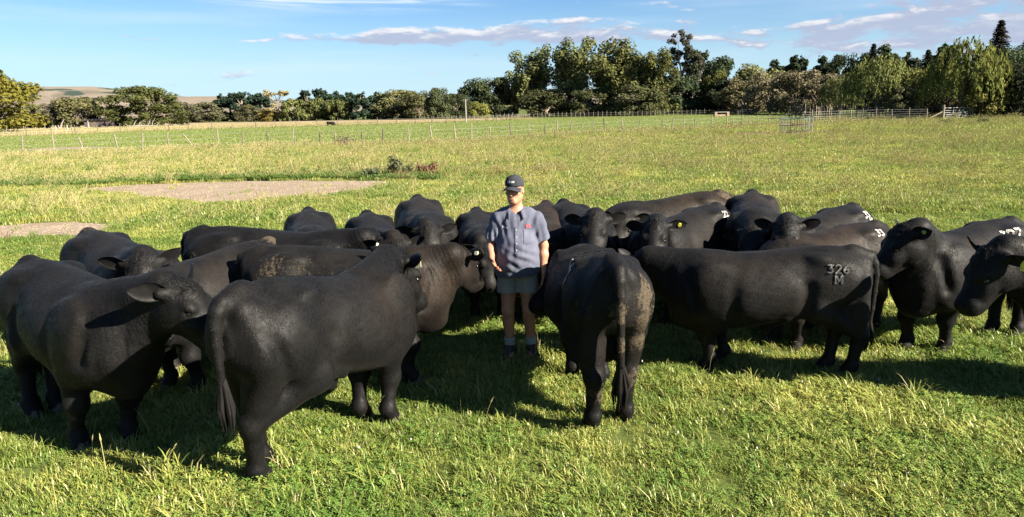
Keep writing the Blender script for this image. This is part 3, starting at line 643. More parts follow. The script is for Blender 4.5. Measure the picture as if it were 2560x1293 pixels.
def post_mesh(name, h, r, m, seed, n=7):
    q = random.Random(seed); mb = MB(); mb.tube([(0, 0, -.3), (q.uniform(-.01, .01), q.uniform(-.01, .01), h * .55), (q.uniform(-.02, .02), q.uniform(-.02, .02), h * .97), (0.01, 0, h)], [r * 1.05, r, r * .92, r * .6], n); return mb.mesh(name, m)
PM = [post_mesh('post', 1.25, .048, M_post, i) for i in range(4)]; PD = [post_mesh('post', 1.2, .055, M_dpost, 9 + i) for i in range(3)]
def along(line, gap):
    out = []; carry = 0.0
    for a, b in zip(line[:-1], line[1:]):
        L = math.hypot(b[0] - a[0], b[1] - a[1]); s = carry
        while s < L: out.append((a[0] + (b[0] - a[0]) * s / L, a[1] + (b[1] - a[1]) * s / L)); s += gap
        carry = s - L
    return out
def fence(name, label, line, gap, meshes, hs, lean=.06, wires=(.35, .7, 1.0), wr=.006, jitter=.25, big=.1, group=None):
    f = empty(name, (line[0][0], line[0][1], 0), label=label, cat='fence', group=group); ps = along(line, gap)
    for i, (x, y) in enumerate(ps):
        l = lean * (4 if rnd.random() < big else 1)
        s = rnd.uniform(*hs); o = link('post', rnd.choice(meshes), f, (x - line[0][0] + rnd.uniform(-jitter, jitter), y - line[0][1], 0), (rnd.gauss(0, l), rnd.gauss(0, l), rnd.uniform(0, 6)), (rnd.uniform(.8, 1.15),) * 2 + (s,))
    for z in wires:
        mb = MB(); pts = []
        for i, (x, y) in enumerate(ps): pts.append((x - line[0][0], y - line[0][1], z + rnd.uniform(-.02, .02)))
        mb.tube(pts, wr, 4); mb.build('wire', M_wire, f)
    return f
MIDF = [(-33.1, 48.5), (-30.7, 48.5), (-26.2, 50.4), (-21.9, 54.3), (-15.6, 55.1), (-9.6, 53.8), (-5.6, 53.8), (0.5, 58.3), (8.5, 67.0), (13.5, 68.1), (17.6, 71.3), (21.0, 72.8), (26.9, 80.6), (31.0, 80.4)]
FARL = [(-80, 88), (-64.4, 100), (-58.1, 110.6), (-48.4, 119.7), (-30.9, 124.9), (-18.2, 129.6), (-8.1, 137.2), (0, 148), (3, 158)]
fence('wire_fence', 'old wire fence of leaning posts across the middle of the pasture', MIDF, 1.75, PM + PD[:1], (.82, 1.12), .07, wr=.004, big=.14)
RF = [(31.2, 80.2), (36.4, 84.2), (41.3, 86.6), (45.5, 86.2), (49.0, 86.0)]
rf = fence('post_fence', 'straight pale post and wire fence leading to the gate at the right', RF, 1.85, PM, (1.1, 1.3), .03, (.3, .55, .8, 1.05, 1.3), .007, .1, .15)
mb = MB(); mb.tube([(0, 0, -.3), (0, 0, 1.65), (0, 0, 1.72)], [.14, .13, .08], 9); mb.build('strainer_post', M_post, rf, (49.9 - 31.2, 86.4 - 80.2, 0))
mb = MB(); mb.tube([(0, 0, .15), (1.75, .25, .95)], .07, 7); mb.build('brace', M_post, rf, (48.0 - 31.2, 86.1 - 80.2, 0))
fence('post_fence', 'far line of small pale posts below the poplars', [(-1.0, 163), (4.0, 161), (11.0, 163.2), (28.2, 162.1), (45.1, 161.0), (52, 163)], 0.95, PM, (.85, 1.1), .03, (.5, .9), .008, .1, .03)
fence('wire_fence', 'far fence of dark posts along the front of the dry tan field', FARL, 3.3, PD, (.95, 1.2), .04, (.3, .6, .9), .009, .3, .05)
fence('batten_fence', 'row of thin pale battens in long dry grass at the far left', [(-86, 84), (-70, 96.5), (-60.5, 107.8)], 1.0, PM, (.7, 1.15), .10, (.5, .9), .008, .3, .2)
fence('wire_fence', 'far fence of small posts behind the dry field near the power pole', [(-18, 152), (-8, 150), (2, 157.5), (4.5, 162)], .95, PM, (.8, 1.0), .03, (.6,), .01, .1, .05)
fence('post_fence', 'far pale rail fence ending at the left end of the palings', [(46, 152.5), (56, 151), (62, 149)], 1.5, PM, (.9, 1.05), .02, (.35, .65, .95), .02, .05, .0)
# palings: each board a part
pf = empty('paling_fence', (41.6, 112.8, 0), label='weathered grey paling fence of uneven boards around the yard', cat='fence')
pal = []
for k in range(4):
    q = random.Random(50 + k); b = MB(); b.box((0, 0, .85), (.19, .035, 1.7 + .1 * k)); b.box((q.uniform(-.04, .04), 0, 1.72 + .06 * k), (.10, .03, .12)); pal.append(b.mesh('paling', M_post if k % 2 else M_dpost))
PL = [(41.6, 112.8), (42.2, 106.5), (43.3, 99.9), (47.0, 98.2)]
for i, (x, y) in enumerate(along(PL, .27)):
    if rnd.random() < .12: continue
    link('paling', rnd.choice(pal), pf, (x - 41.6, y - 112.8, 0), (rnd.gauss(0, .04), rnd.gauss(0, .05), rnd.uniform(-.4, .4) + 1.2), (1, 1, rnd.uniform(.75, 1.15)))
for z in (.5, 1.25):
    b = MB(); b.tube([(x - 41.6, y - 112.8, z) for x, y in PL], .045, 4); b.build('rail', M_dpost, pf)
# dark post and rail fence of the yard behind the pale posts
yf = empty('rail_fence', (44.9, 97.3, 0), label='dark post and rail yard fence in the shade under the willows', cat='fence')
YL = [(44.9, 97.3), (50, 96.0), (54, 95.2), (58.5, 94.6)]
for x, y in along(YL, 1.8): link('post', PD[0], yf, (x - 44.9, y - 97.3, 0), (0, rnd.gauss(0, .03), 0), (1.6, 1.6, 1.25))
for z in (.35, .7, 1.05, 1.4):
    b = MB()
    for a, c in zip(YL[:-1], YL[1:]): b.tube([(a[0] - 44.9, a[1] - 97.3 - .12, z), (c[0] - 44.9, c[1] - 97.3 - .12, z + .02)], [.07, .06], 4, True, .5)
    b.build('rail', M_dpost, yf)
# gate
g = empty('farm_gate', (50.3, 87.2, 0), math.atan2(2.3, 6.9), label='long galvanised tube farm gate below the right weeping willow', cat='gate')
L = 4.6
b = MB(); b.tube([(.05, 0, .2), (.05, 0, 1.22), (.18, 0, 1.35), (L - .1, 0, 1.35), (L, 0, 1.25), (L, 0, .2), (.05, 0, .2)], .032, 8); b.build('gate_frame', M_gal, g)
for z in (.40, .60, .82, 1.06):
    b = MB(); b.tube([(.06, 0, z), (L - .02, 0, z)], .024, 6); b.build('gate_rail', M_gal, g)
for x in (1.55, 3.1):
    b = MB(); b.box((x, -.035, .77), (.05, .02, 1.14)); b.build('gate_upright', M_gal, g)
# wooden yard beyond the gate
wy = empty('timber_yard_fence', (55.2, 89.6, 0), math.atan2(1.0, 4.0), label='weathered grey timber rail yard right of the farm gate', cat='fence')
for x in (0, 1.6, 3.2):
    b = MB(); b.tube([(x, 0, -.3), (x + .02, 0, 2.0)], [.11, .09], 7); b.build('post', M_dpost, wy)
for z in (.4, .75, 1.1, 1.45):
    b = MB(); b.box((1.6, -.13, z), (3.5, .05, .16), Euler((0, rnd.uniform(-.02, .02), 0))); b.build('rail', M_dpost, wy)
# ring feeder
fd = empty('ring_feeder', (22.9, 59.9, 0), label='old steel ring hay feeder with upright bars on muddy ground', cat='cattle feeder')
R0 = 1.22
def hoop(z, r, m, rr=R0): b = MB(); b.tube([(rr * math.cos(t), rr * math.sin(t), z) for t in np.linspace(0, 2 * PI, 33)], r, 6, False); return b.build('hoop', m, fd)
hoop(.06, .03, M_rust); hoop(.62, .03, M_rust); hoop(1.12, .03, M_green)
for k in range(22):
    t = 2 * PI * k / 22; b = MB(); j = rnd.uniform(-.05, .05)
    b.tube([(R0 * math.cos(t), R0 * math.sin(t), 0), (R0 * math.cos(t), R0 * math.sin(t), .66), (R0 * 1.04 * math.cos(t + j), R0 * 1.04 * math.sin(t + j), 1.28 + rnd.uniform(-.04, .06))], .024, 5)
    b.build('bar', M_gal if k % 4 == 1 else (M_green if k % 6 == 0 else M_rust), fd)
# timber trough / loading box on the far fence line
M_pink = simple('faded_red_timber', (0.20, 0.135, 0.105), (0.28, 0.205, 0.165), 5.0, .95, .2, .1)
bx = empty('timber_trough', (39.9, 141.4, 0), .05, label='faded pinkish timber trough with open middle on the far fence line', cat='trough')
for x in (-1.15, 1.15): b = MB(); b.box((x, 0, .42), (.45, .9, .84)); b.build('end_panel', M_pink, bx)
b = MB(); b.box((0, 0, .78), (1.86, .85, .10)); b.build('top_board', M_dead, bx); b = MB(); b.box((0, .05, .22), (1.86, .7, .28)); b.build('front_board', M_pink, bx)
# power pole with wires
pp = empty('power_pole', (-7.7, 134.7, 0), label='slim pale grey power pole in front of the dark trees', cat='power pole')
b = MB(); b.tube([(0, 0, -.3), (0, 0, 2), (0, 0, 4.05)], [.12, .11, .09], 8); b.build('pole', M_dead, pp)
b = MB(); b.box((0, 0, 3.85), (.75, .09, .09)); b.build('crossarm', M_dpost, pp)
for x in (-.3, .3): b = MB(); b.tube([(x, 0, 3.9), (x, 0, 4.0), (x, 0, 4.05)], [.03, .045, .02], 6); b.build('insulator', M_gal, pp)
# dead wood
lg = empty('fallen_branches', (-73.5, 150.5, 0), label='bleached fallen tree branches lying in front of the oak', cat='dead branches')
b = MB(); b.tube([(-2.4, 0, .25), (-.6, .1, .35), (1.5, 0, .3), (3.2, -.2, .25)], [.16, .2, .16, .08], 6); b.build('log', M_dead, lg)
for (p, q, r_) in (((-1.6, 0, .3), (-.9, .1, 1.5), .09), ((-.6, 0, .4), (.4, 0, 1.35), .09), ((.4, 0, 1.35), (1.0, 0, 1.1), .06), ((1.2, 0, .3), (1.9, 0, 1.6), .08), ((2.1, 0, .3), (2.8, .1, 1.7), .07), ((-2.3, 0, .2), (-3.2, 0, .8), .07), ((2.9, 0, .3), (3.6, .2, 1.0), .06), ((0, 0, .4), (-.5, .3, 1.1), .05)):
    b = MB(); m_ = tuple((np.array(p) + np.array(q)) / 2 + np.array([rnd.uniform(-.2, .2), 0, rnd.uniform(0, .15)])); b.tube([p, m_, q], [r_, r_ * .8, r_ * .35], 5); b.build('branch', M_dead, lg)
for (x, y, h, ln, lab) in ((-78.6, 130.5, 1.0, 0, 'left one of two short white stumps in the grass at the far left'), (-77.0, 131.2, 1.1, -.05, 'right one of two short white stumps in the grass at the far left'), (-89.0, 149, 1.9, .5, 'forked white dead snag leaning right behind the stumps'), (-85.5, 153, 1.55, 0, 'straight white dead post left of the shed')):
    o = MB(); o.tube([(0, 0, -.2), (ln * h * .5, 0, h * .55), (ln * h * 1.1, 0, h)], [.17, .14, .07], 7)
    if ln > .3: o.tube([(0, 0, .1), (-.25, 0, h * .45)], [.13, .08], 6)
    tag(o.build('dead_stump', M_dead, None, (x, y, 0)), lab, 'stump')
# shed
M_shed = simple('dark_corrugated_iron', (0.045, 0.040, 0.045), (0.075, 0.06, 0.06), 3.0, .7, .2, .3)
sh = empty('shed', (-87.5, 161.0, 0), .12, label='low dark iron shed at the left foot of the oak', cat='shed')
b = MB(); b.box((0, 0, .85), (5.0, 3.0, 1.7)); b.build('wall', M_shed, sh)
b = MB(); b.box((0, -.1, 1.78), (5.3, 3.5, .12), Euler((.08, 0, 0))); b.build('roof', M_shed, sh)
b = MB(); b.box((-.8, -1.52, .7), (1.5, .04, 1.3)); b.build('door', M_dpost, sh)
# weed bushes in the pasture
def bush(x, y, h, w, tint, label, n=700, seed=0):
    r = np.random.RandomState(seed); cl = []; mb = MB()
    for i in range(16):
        a = r.uniform(0, 6.28); q = r.uniform(0, .42) * w; t = r.uniform(.2, .85); s = r.uniform(.10, .18) * w; cl.append((q * math.cos(a), q * math.sin(a), t * h, s, s)); mb.tube([(q * .2 * math.cos(a), q * .2 * math.sin(a), 0), (q * math.cos(a), q * math.sin(a), t * h + s)], [.012, .005], 4, False)
    P, N = fill(r, cl, n, .3); e = empty('weed_bush', (x, y, 0), label=label, cat='bush'); mb.build('stem', M_bark, e)
    c = link('foliage', leaf_mesh('foliage', P, N, .05, 1.8, None, r), e); c.color = (*tint, 1)
bush(-4.05, 27.8, .75, 1.2, (0.075, 0.086, 0.045), 'large grey-green thistle bush at the right end of the bare hollow', 1500, 3)
bush(-3.1, 28.1, .42, 1.0, (0.101, 0.063, 0.036), 'low reddish weed clump right of the thistle bush', 700, 4)
bush(-5.1, 27.3, .36, 1.0, (0.063, 0.079, 0.041), 'low dark green weed left of the thistle bush', 700, 5)
bush(-11.6, 52.6, .7, 2.2, (0.103, 0.081, 0.059), 'brownish weed clump beside the leaning fence posts', 500, 6)
bush(44.6, 70.5, .7, 1.6, (0.047, 0.061, 0.031), 'dark weed clump at the far right of the field, the larger one', 600, 7)
bush(41.5, 71.5, .5, 1.4, (0.047, 0.061, 0.031), 'dark weed clump at the far right of the field, the smaller one', 500, 8)

# ------------------------------------------------------------------ implicit surfaces: grown as ONE continuous body each
class Field:
    def __init__(s, lo, hi, h):
        s.h = h; s.lo = np.array(lo, float); n = np.ceil((np.array(hi) - s.lo) / h).astype(int) + 1; s.n = n
        s.ax = [s.lo[i] + h * np.arange(n[i]) for i in range(3)]; s.f = np.full(n, 1.0, np.float32)
    def sub(s, lo, hi):
        sl = []
        for i in range(3):
            a = max(0, int((lo[i] - s.lo[i]) / s.h)); b = min(s.n[i], int((hi[i] - s.lo[i]) / s.h) + 2); sl.append(slice(a, max(a, b)))
        return tuple(sl), np.meshgrid(*[s.ax[i][sl[i]] for i in range(3)], indexing='ij', sparse=True)
    def add(s, fn, lo, hi, k=.06, op='u'):
        m = k + 3 * s.h + .02; sl, G = s.sub(np.array(lo) - m, np.array(hi) + m)
        if any(q.stop <= q.start for q in sl): return
        d = fn(*G).astype(np.float32); a = s.f[sl]
        if op == 's': d = -d
        h = np.clip(k - np.abs(a - d), 0, None) / max(k, 1e-6)
        s.f[sl] = (np.minimum(a, d) - h * h * k * .25) if op == 'u' else (np.maximum(a, d) + h * h * k * .25)
    def cone(s, a, b, r1, r2, k=.06, op='u', sc=(1, 1, 1)):
        """round cone, optionally squashed along world axes by sc"""
        sc = np.array(sc, float); a0, b0 = np.array(a, float), np.array(b, float); A, B = a0 / sc, b0 / sc; d = B - A; L = d @ d + 1e-9; mn = sc.min()
        def fn(X, Y, Z):
            x, y, z = X / sc[0] - A[0], Y / sc[1] - A[1], Z / sc[2] - A[2]
            t = np.clip((x * d[0] + y * d[1] + z * d[2]) / L, 0, 1)
            return (np.sqrt((x - t * d[0]) ** 2 + (y - t * d[1]) ** 2 + (z - t * d[2]) ** 2) - (r1 + (r2 - r1) * t)) * mn
        rm = max(r1, r2) * sc.max(); s.add(fn, np.minimum(a0, b0) - rm, np.maximum(a0, b0) + rm, k, op)
    def ell(s, c, r, k=.05, op='u', R=None):
        c = np.array(c, float); r = np.array(r, float); R = np.eye(3) if R is None else np.array(R)     # rows of R: local axes
        def fn(X, Y, Z):
            x, y, z = X - c[0], Y - c[1], Z - c[2]; q = [(R[i, 0] * x + R[i, 1] * y + R[i, 2] * z) / r[i] for i in range(3)]
            l = np.sqrt(q[0] ** 2 + q[1] ** 2 + q[2] ** 2); g = np.sqrt((q[0] / r[0]) ** 2 + (q[1] / r[1]) ** 2 + (q[2] / r[2]) ** 2) + 1e-6
            return l * (l - 1) / g
        s.add(fn, c - r.max(), c + r.max(), k, op)
    def chain(s, pts, rads, k=.03, **kw):
        for i in range(len(pts) - 1): s.cone(pts[i], pts[i + 1], rads[i], rads[i + 1], k, **kw)
    def plane(s, p, n):
        """keep the side the normal points away from"""
        p = np.array(p, float); n = np.array(n, float); n /= np.linalg.norm(n); G = np.meshgrid(*s.ax, indexing='ij', sparse=True)
        s.f = np.maximum(s.f, ((G[0] - p[0]) * n[0] + (G[1] - p[1]) * n[1] + (G[2] - p[2]) * n[2]).astype(np.float32))
    def sample(s, P):
        q = (P - s.lo) / s.h; i = np.clip(q.astype(int), 0, s.n - 2); t = q - i; out = 0
        for dx in (0, 1):
            for dy in (0, 1):
                for dz in (0, 1):
                    out = out + s.f[i[:, 0] + dx, i[:, 1] + dy, i[:, 2] + dz] * (t[:, 0] if dx else 1 - t[:, 0]) * (t[:, 1] if dy else 1 - t[:, 1]) * (t[:, 2] if dz else 1 - t[:, 2])
        return out
    def grad(s, P):
        e = s.h * .5; g = np.zeros_like(P)
        for i in range(3):
            d = np.zeros(3); d[i] = e; g[:, i] = (s.sample(P + d) - s.sample(P - d)) / (2 * e)
        return g
    def mesh(s, relax=2):
        f = s.f; sg = f < 0; nx, ny, nz = f.shape
        c = np.zeros((nx - 1, ny - 1, nz - 1), np.int8); cs = [(i, j, k) for i in (0, 1) for j in (0, 1) for k in (0, 1)]
        for i, j, k in cs: c += sg[i:nx - 1 + i, j:ny - 1 + j, k:nz - 1 + k]
        act = np.argwhere((c > 0) & (c < 8)); ids = -np.ones(c.shape, np.int32); ids[tuple(act.T)] = np.arange(len(act))
        P = np.zeros((len(act), 3)); W = np.zeros(len(act))
        for a in cs:
            for ax in range(3):
                if a[ax]: continue
                b = list(a); b[ax] = 1; va = f[act[:, 0] + a[0], act[:, 1] + a[1], act[:, 2] + a[2]]; vb = f[act[:, 0] + b[0], act[:, 1] + b[1], act[:, 2] + b[2]]
                m = (va < 0) != (vb < 0); t = va[m] / (va[m] - vb[m]); p = np.tile(np.array(a, float), (m.sum(), 1)); p[:, ax] += t; P[m] += p; W[m] += 1
        P = s.lo + (act + P / W[:, None]) * s.h; Q = []
        for ax in range(3):
            o1, o2 = [(1, 2), (2, 0), (0, 1)][ax]; a = sg; sl0 = [slice(None)] * 3; sl1 = [slice(None)] * 3; sl0[ax] = slice(0, -1); sl1[ax] = slice(1, None)
            d = a[tuple(sl0)] != a[tuple(sl1)]; E = np.argwhere(d); E = E[(E[:, o1] > 0) & (E[:, o2] > 0) & (E[:, o1] < f.shape[o1] - 1) & (E[:, o2] < f.shape[o2] - 1)]
            ins = sg[tuple(E.T)]; v = []
            for d1, d2 in ((-1, -1), (0, -1), (0, 0), (-1, 0)):
                q = E.copy(); q[:, o1] += d1; q[:, o2] += d2; v.append(ids[tuple(q.T)])
            q = np.stack(v, 1); q[~ins] = q[~ins][:, ::-1]; Q.append(q)
        F = np.concatenate(Q)
        for it in range(relax):
            A = np.zeros_like(P); n = np.zeros(len(P))
            for k in range(4):
                np.add.at(A, F[:, k], P[F[:, (k + 1) % 4]]); np.add.at(A, F[:, k], P[F[:, (k + 3) % 4]]); np.add.at(n, F[:, k], 2)
            P = P * .4 + .6 * A / np.maximum(n, 1)[:, None]
            for _ in range(2):
                g = s.grad(P); v = s.sample(P); st = (v / np.maximum((g ** 2).sum(1), .08))[:, None] * g; l = np.linalg.norm(st, axis=1, keepdims=True); P = P - st * np.minimum(1, s.h / (l + 1e-9))
        return P, F

# ------------------------------------------------------------------ bulls
def hide_fn(w, b, out):
    tc = w.node('ShaderNodeTexCoord'); p = tc.outputs['Object']; at = w.node('ShaderNodeAttribute'); at.attribute_name = 'wear'
    sp = w.node('ShaderNodeSeparateColor'); w.l.new(at.outputs['Color'], sp.inputs[0]); mud, br, ns = sp.outputs[0], sp.outputs[1], sp.outputs[2]
    oi = w.node('ShaderNodeObjectInfo')
    n1 = w.noise(p, 4.0, 4.0, .6); n2 = w.noise(p, 38.0, 4.0, .65); n3 = w.noise(p, 27.0, 6.0, .75, .2)
    hair = w.noise(w.vmul(p, (85.0, 85.0, 24.0)), 1.0, 3.0, .6, .6)
    c = w.mix(w.ss(n1, .3, .7), (0.0020, 0.0021, 0.0025), (0.0058, 0.0058, 0.0061))
    c = w.mix(w.math('MULTIPLY', br, w.ss(n1, .1, .75), clamp=True), c, (0.0135, 0.0098, 0.0070))
    c = w.mix(w.math('MULTIPLY', w.ss(hair, .42, .8), .38), c, (0.0125, 0.0120, 0.0118))
    mt = w.node('ShaderNodeMix', data_type='RGBA', blend_type='MULTIPLY'); mt.inputs[0].default_value = 1.0; w.l.new(c, mt.inputs[6]); w.l.new(oi.outputs['Color'], mt.inputs[7]); c = mt.outputs[2]
    # dust specks and dried mud
    c = w.mix(w.math('MULTIPLY', w.ss(n2, .70, .78), .22), c, (0.04, .034, .026))
    mk = w.ss(w.math('ADD', mud, w.math('MULTIPLY', w.math('SUBTRACT', n3, .5), 1.5)), .48, .66)
    mk2 = w.math('MULTIPLY', mk, w.math('MULTIPLY', w.ss(mud, .02, .25), w.ss(n2, .25, .6)))
    c = w.mix(w.math('MULTIPLY', mk2, .85), c, (0.066, 0.052, 0.034))
    w.l.new(c, b.inputs['Base Color'])
    w.put(b.inputs['Roughness'], w.mix(ns, (.50, .50, .50), (.28, .28, .28)))
    w.l.new(w.math('ADD', w.ss(n3, .3, .7, .50, .70), w.math('ADD', w.math('MULTIPLY', mk2, .25), w.math('MULTIPLY', ns, -.45))), b.inputs['Roughness'])
    b.inputs['Specular IOR Level'].default_value = .135
    b.inputs['Sheen Weight'].default_value = .012; b.inputs['Sheen Roughness'].default_value = .45; b.inputs['Sheen Tint'].default_value = (.85, .80, .74, 1)
    hh = w.math('ADD', w.math('MULTIPLY', hair, .55), w.math('ADD', w.math('MULTIPLY', n3, .35), w.math('MULTIPLY', mk2, .9)))
    bump(w, b, hh, .5, .006)
M_hide = mat('black_hide', hide_fn)
M_hoof = simple('hoof_horn', (0.018, 0.016, 0.014), (0.10, 0.08, 0.06), 14.0, .6, .2, .3)
M_eye = simple('dark_eye', (0.004, .0035, .003), (0.007, .005, .004), 3.0, .10, 0, .5)
M_tagY = simple('yellow_tag_plastic', (0.44, .40, .03), (0.50, .46, .06), 20., .5, 0, .4)
M_tagW = simple('pale_tag_plastic', (0.42, .43, .27), (0.47, .47, .33), 20., .5, 0, .4)
M_tagG = simple('lime_tag_plastic', (0.22, .27, .06), (0.27, .31, .10), 20., .5, 0, .4)
def brand_fn(w, b, out):
    tc = w.node('ShaderNodeTexCoord'); n = w.noise(tc.outputs['Object'], 45.0, 3.0, .6)
    w.l.new(w.mix(w.ss(n, .38, .56), (.035, .033, .03), (.36, .35, .335)), b.inputs['Base Color']); b.inputs['Roughness'].default_value = .85; bump(w, b, n, .4, .004)
M_brand = mat('freeze_brand_white_hair', brand_fn)
def fbrand_fn(w, b, out):
    tc = w.node('ShaderNodeTexCoord'); n = w.noise(tc.outputs['Object'], 32.0, 3.0, .6)
    w.l.new(w.mix(w.ss(n, .49, .68), (.010, .011, .010), (.16, .152, .145)), b.inputs['Base Color']); b.inputs['Roughness'].default_value = .8
M_fbrand = mat('faint_freeze_brand_hair', fbrand_fn)

def hoof_mesh():
    V, F = [], []
    for sg in (-1, 1):
        b = len(V); pr = [(-.055, .050), (.02, .058), (.078, .030), (.085, .006)]
        for z, k in ((-.01, 1.08), (.035, .95), (.075, .78)):
            for x, y in pr: V.append(((x * k - (.018 * (z / .075) if x > .05 else 0)), sg * (.005 + y * k), z))
            for x, y in reversed(pr): V.append(((x * k - (.018 * (z / .075) if x > .05 else 0)), sg * .005, z))
        for i in range(2):
            for j in range(8):
                a, c = b + i * 8 + j, b + i * 8 + (j + 1) % 8; F.append((a, c, c + 8, a + 8) if sg > 0 else (c, a, a + 8, c + 8))
        F.append(tuple(b + 16 + j for j in (range(8) if sg > 0 else reversed(range(8)))))
    me = bpy.data.meshes.new('hoof'); me.from_pydata(V, [], F); me.update(); me.materials.append(M_hoof); return me
HOOF = hoof_mesh()
def eye_mesh():
    bm = bmesh.new(); bmesh.ops.create_uvsphere(bm, u_segments=14, v_segments=10, radius=.024); me = bpy.data.meshes.new('eye'); bm.to_mesh(me); bm.free()
    me.polygons.foreach_set('use_smooth', np.ones(len(me.polygons), bool)); me.materials.append(M_eye); return me
EYE = eye_mesh()
PROF = np.array([  # x, top z, bottom z, half width
 (-.985, 1.05, .88, .05), (-.95, 1.15, .80, .16), (-.88, 1.225, .74, .225), (-.76, 1.250, .69, .268), (-.56, 1.262, .64, .290), (-.32, 1.245, .575, .325), (-.05, 1.215, .505, .362),
 (.20, 1.195, .465, .372), (.42, 1.195, .45, .345), (.60, 1.185, .455, .305), (.76, 1.14, .505, .245), (.87, 1.05, .59, .17), (.93, .95, .70, .06)])
def smooth_interp(x, xp, fp):
    m = np.gradient(fp, xp); i = np.clip(np.searchsorted(xp, x) - 1, 0, len(xp) - 2); h = xp[i + 1] - xp[i]; t = np.clip((x - xp[i]) / h, 0, 1)
    return (2 * t**3 - 3 * t**2 + 1) * fp[i] + (t**3 - 2 * t**2 + t) * h * m[i] + (-2 * t**3 + 3 * t**2) * fp[i + 1] + (t**3 - t**2) * h * m[i + 1]
def norm(v): v = np.array(v, float); return v / (np.linalg.norm(v) + 1e-12)

STROKES = {'3': [[(0, 1), (.9, 1), (.35, .58), (.8, .5), (.85, .2), (.5, 0), (0, .1)]], '2': [[(0, .8), (.3, 1), (.8, .9), (.8, .6), (0, 0), (.95, 0)]], '7': [[(0, 1), (.95, 1), (.35, 0)]],
 '6': [[(.8, 1), (.2, .6), (.05, .25), (.4, 0), (.8, .15), (.75, .45), (.3, .5), (.08, .3)]], '8': [[(.45, .52), (.1, .75), (.45, 1), (.8, .75), (.45, .52), (.05, .22), (.45, 0), (.85, .22), (.45, .52)]],
 'M': [[(0, 0), (0, 1), (.48, .3), (.95, 1), (.95, 0)]], 'N': [[(0, 0), (0, 1), (.9, 0), (.9, 1)]], '0': [[(.45, 1), (.05, .7), (.05, .3), (.45, 0), (.85, .3), (.85, .7), (.45, 1)]]}
def stroke_patch(bvh, text, org, right, upv, look, size, wd, off=.010, gap=1.25, faint=0, ends=.4):
    """flat strokes laid on a surface: sampled along the stroke, dropped on it along look"""
    V, F = [], []; org, right, upv, look = Vector(org), Vector(right).normalized(), Vector(upv).normalized(), Vector(look).normalized()
    for ci, ch in enumerate(text):
        for st in STROKES.get(ch, []):
            pts = []
            for (x0, y0), (x1, y1) in zip(st[:-1], st[1:]):
                n = max(2, int(math.hypot(x1 - x0, y1 - y0) * 7))
                for j in range(n): pts.append((x0 + (x1 - x0) * j / n, y0 + (y1 - y0) * j / n))
            pts.append(st[-1]); prev = None
            for i, (x, y) in enumerate(pts):
                a = pts[max(i - 1, 0)]; c = pts[min(i + 1, len(pts) - 1)]; t = Vector((c[0] - a[0], c[1] - a[1])).normalized(); nrm = Vector((-t.y, t.x)); row = []
                for sg in (-1, 0, 1):
                    u, v = (x + ci * gap) * size * .72 + nrm.x * wd * sg / 2, y * size + nrm.y * wd * sg / 2
                    o = org + right * u + upv * v; h = bvh.ray_cast(o - look * .6, look)
                    if h[0] is None: row = None; break
                    V.append(h[0] + h[1] * off); row.append(len(V) - 1)
                if row and prev:
                    F.append((prev[0], row[0], row[1], prev[1])); F.append((prev[1], row[1], row[2], prev[2]))
                prev = row
    return V, F

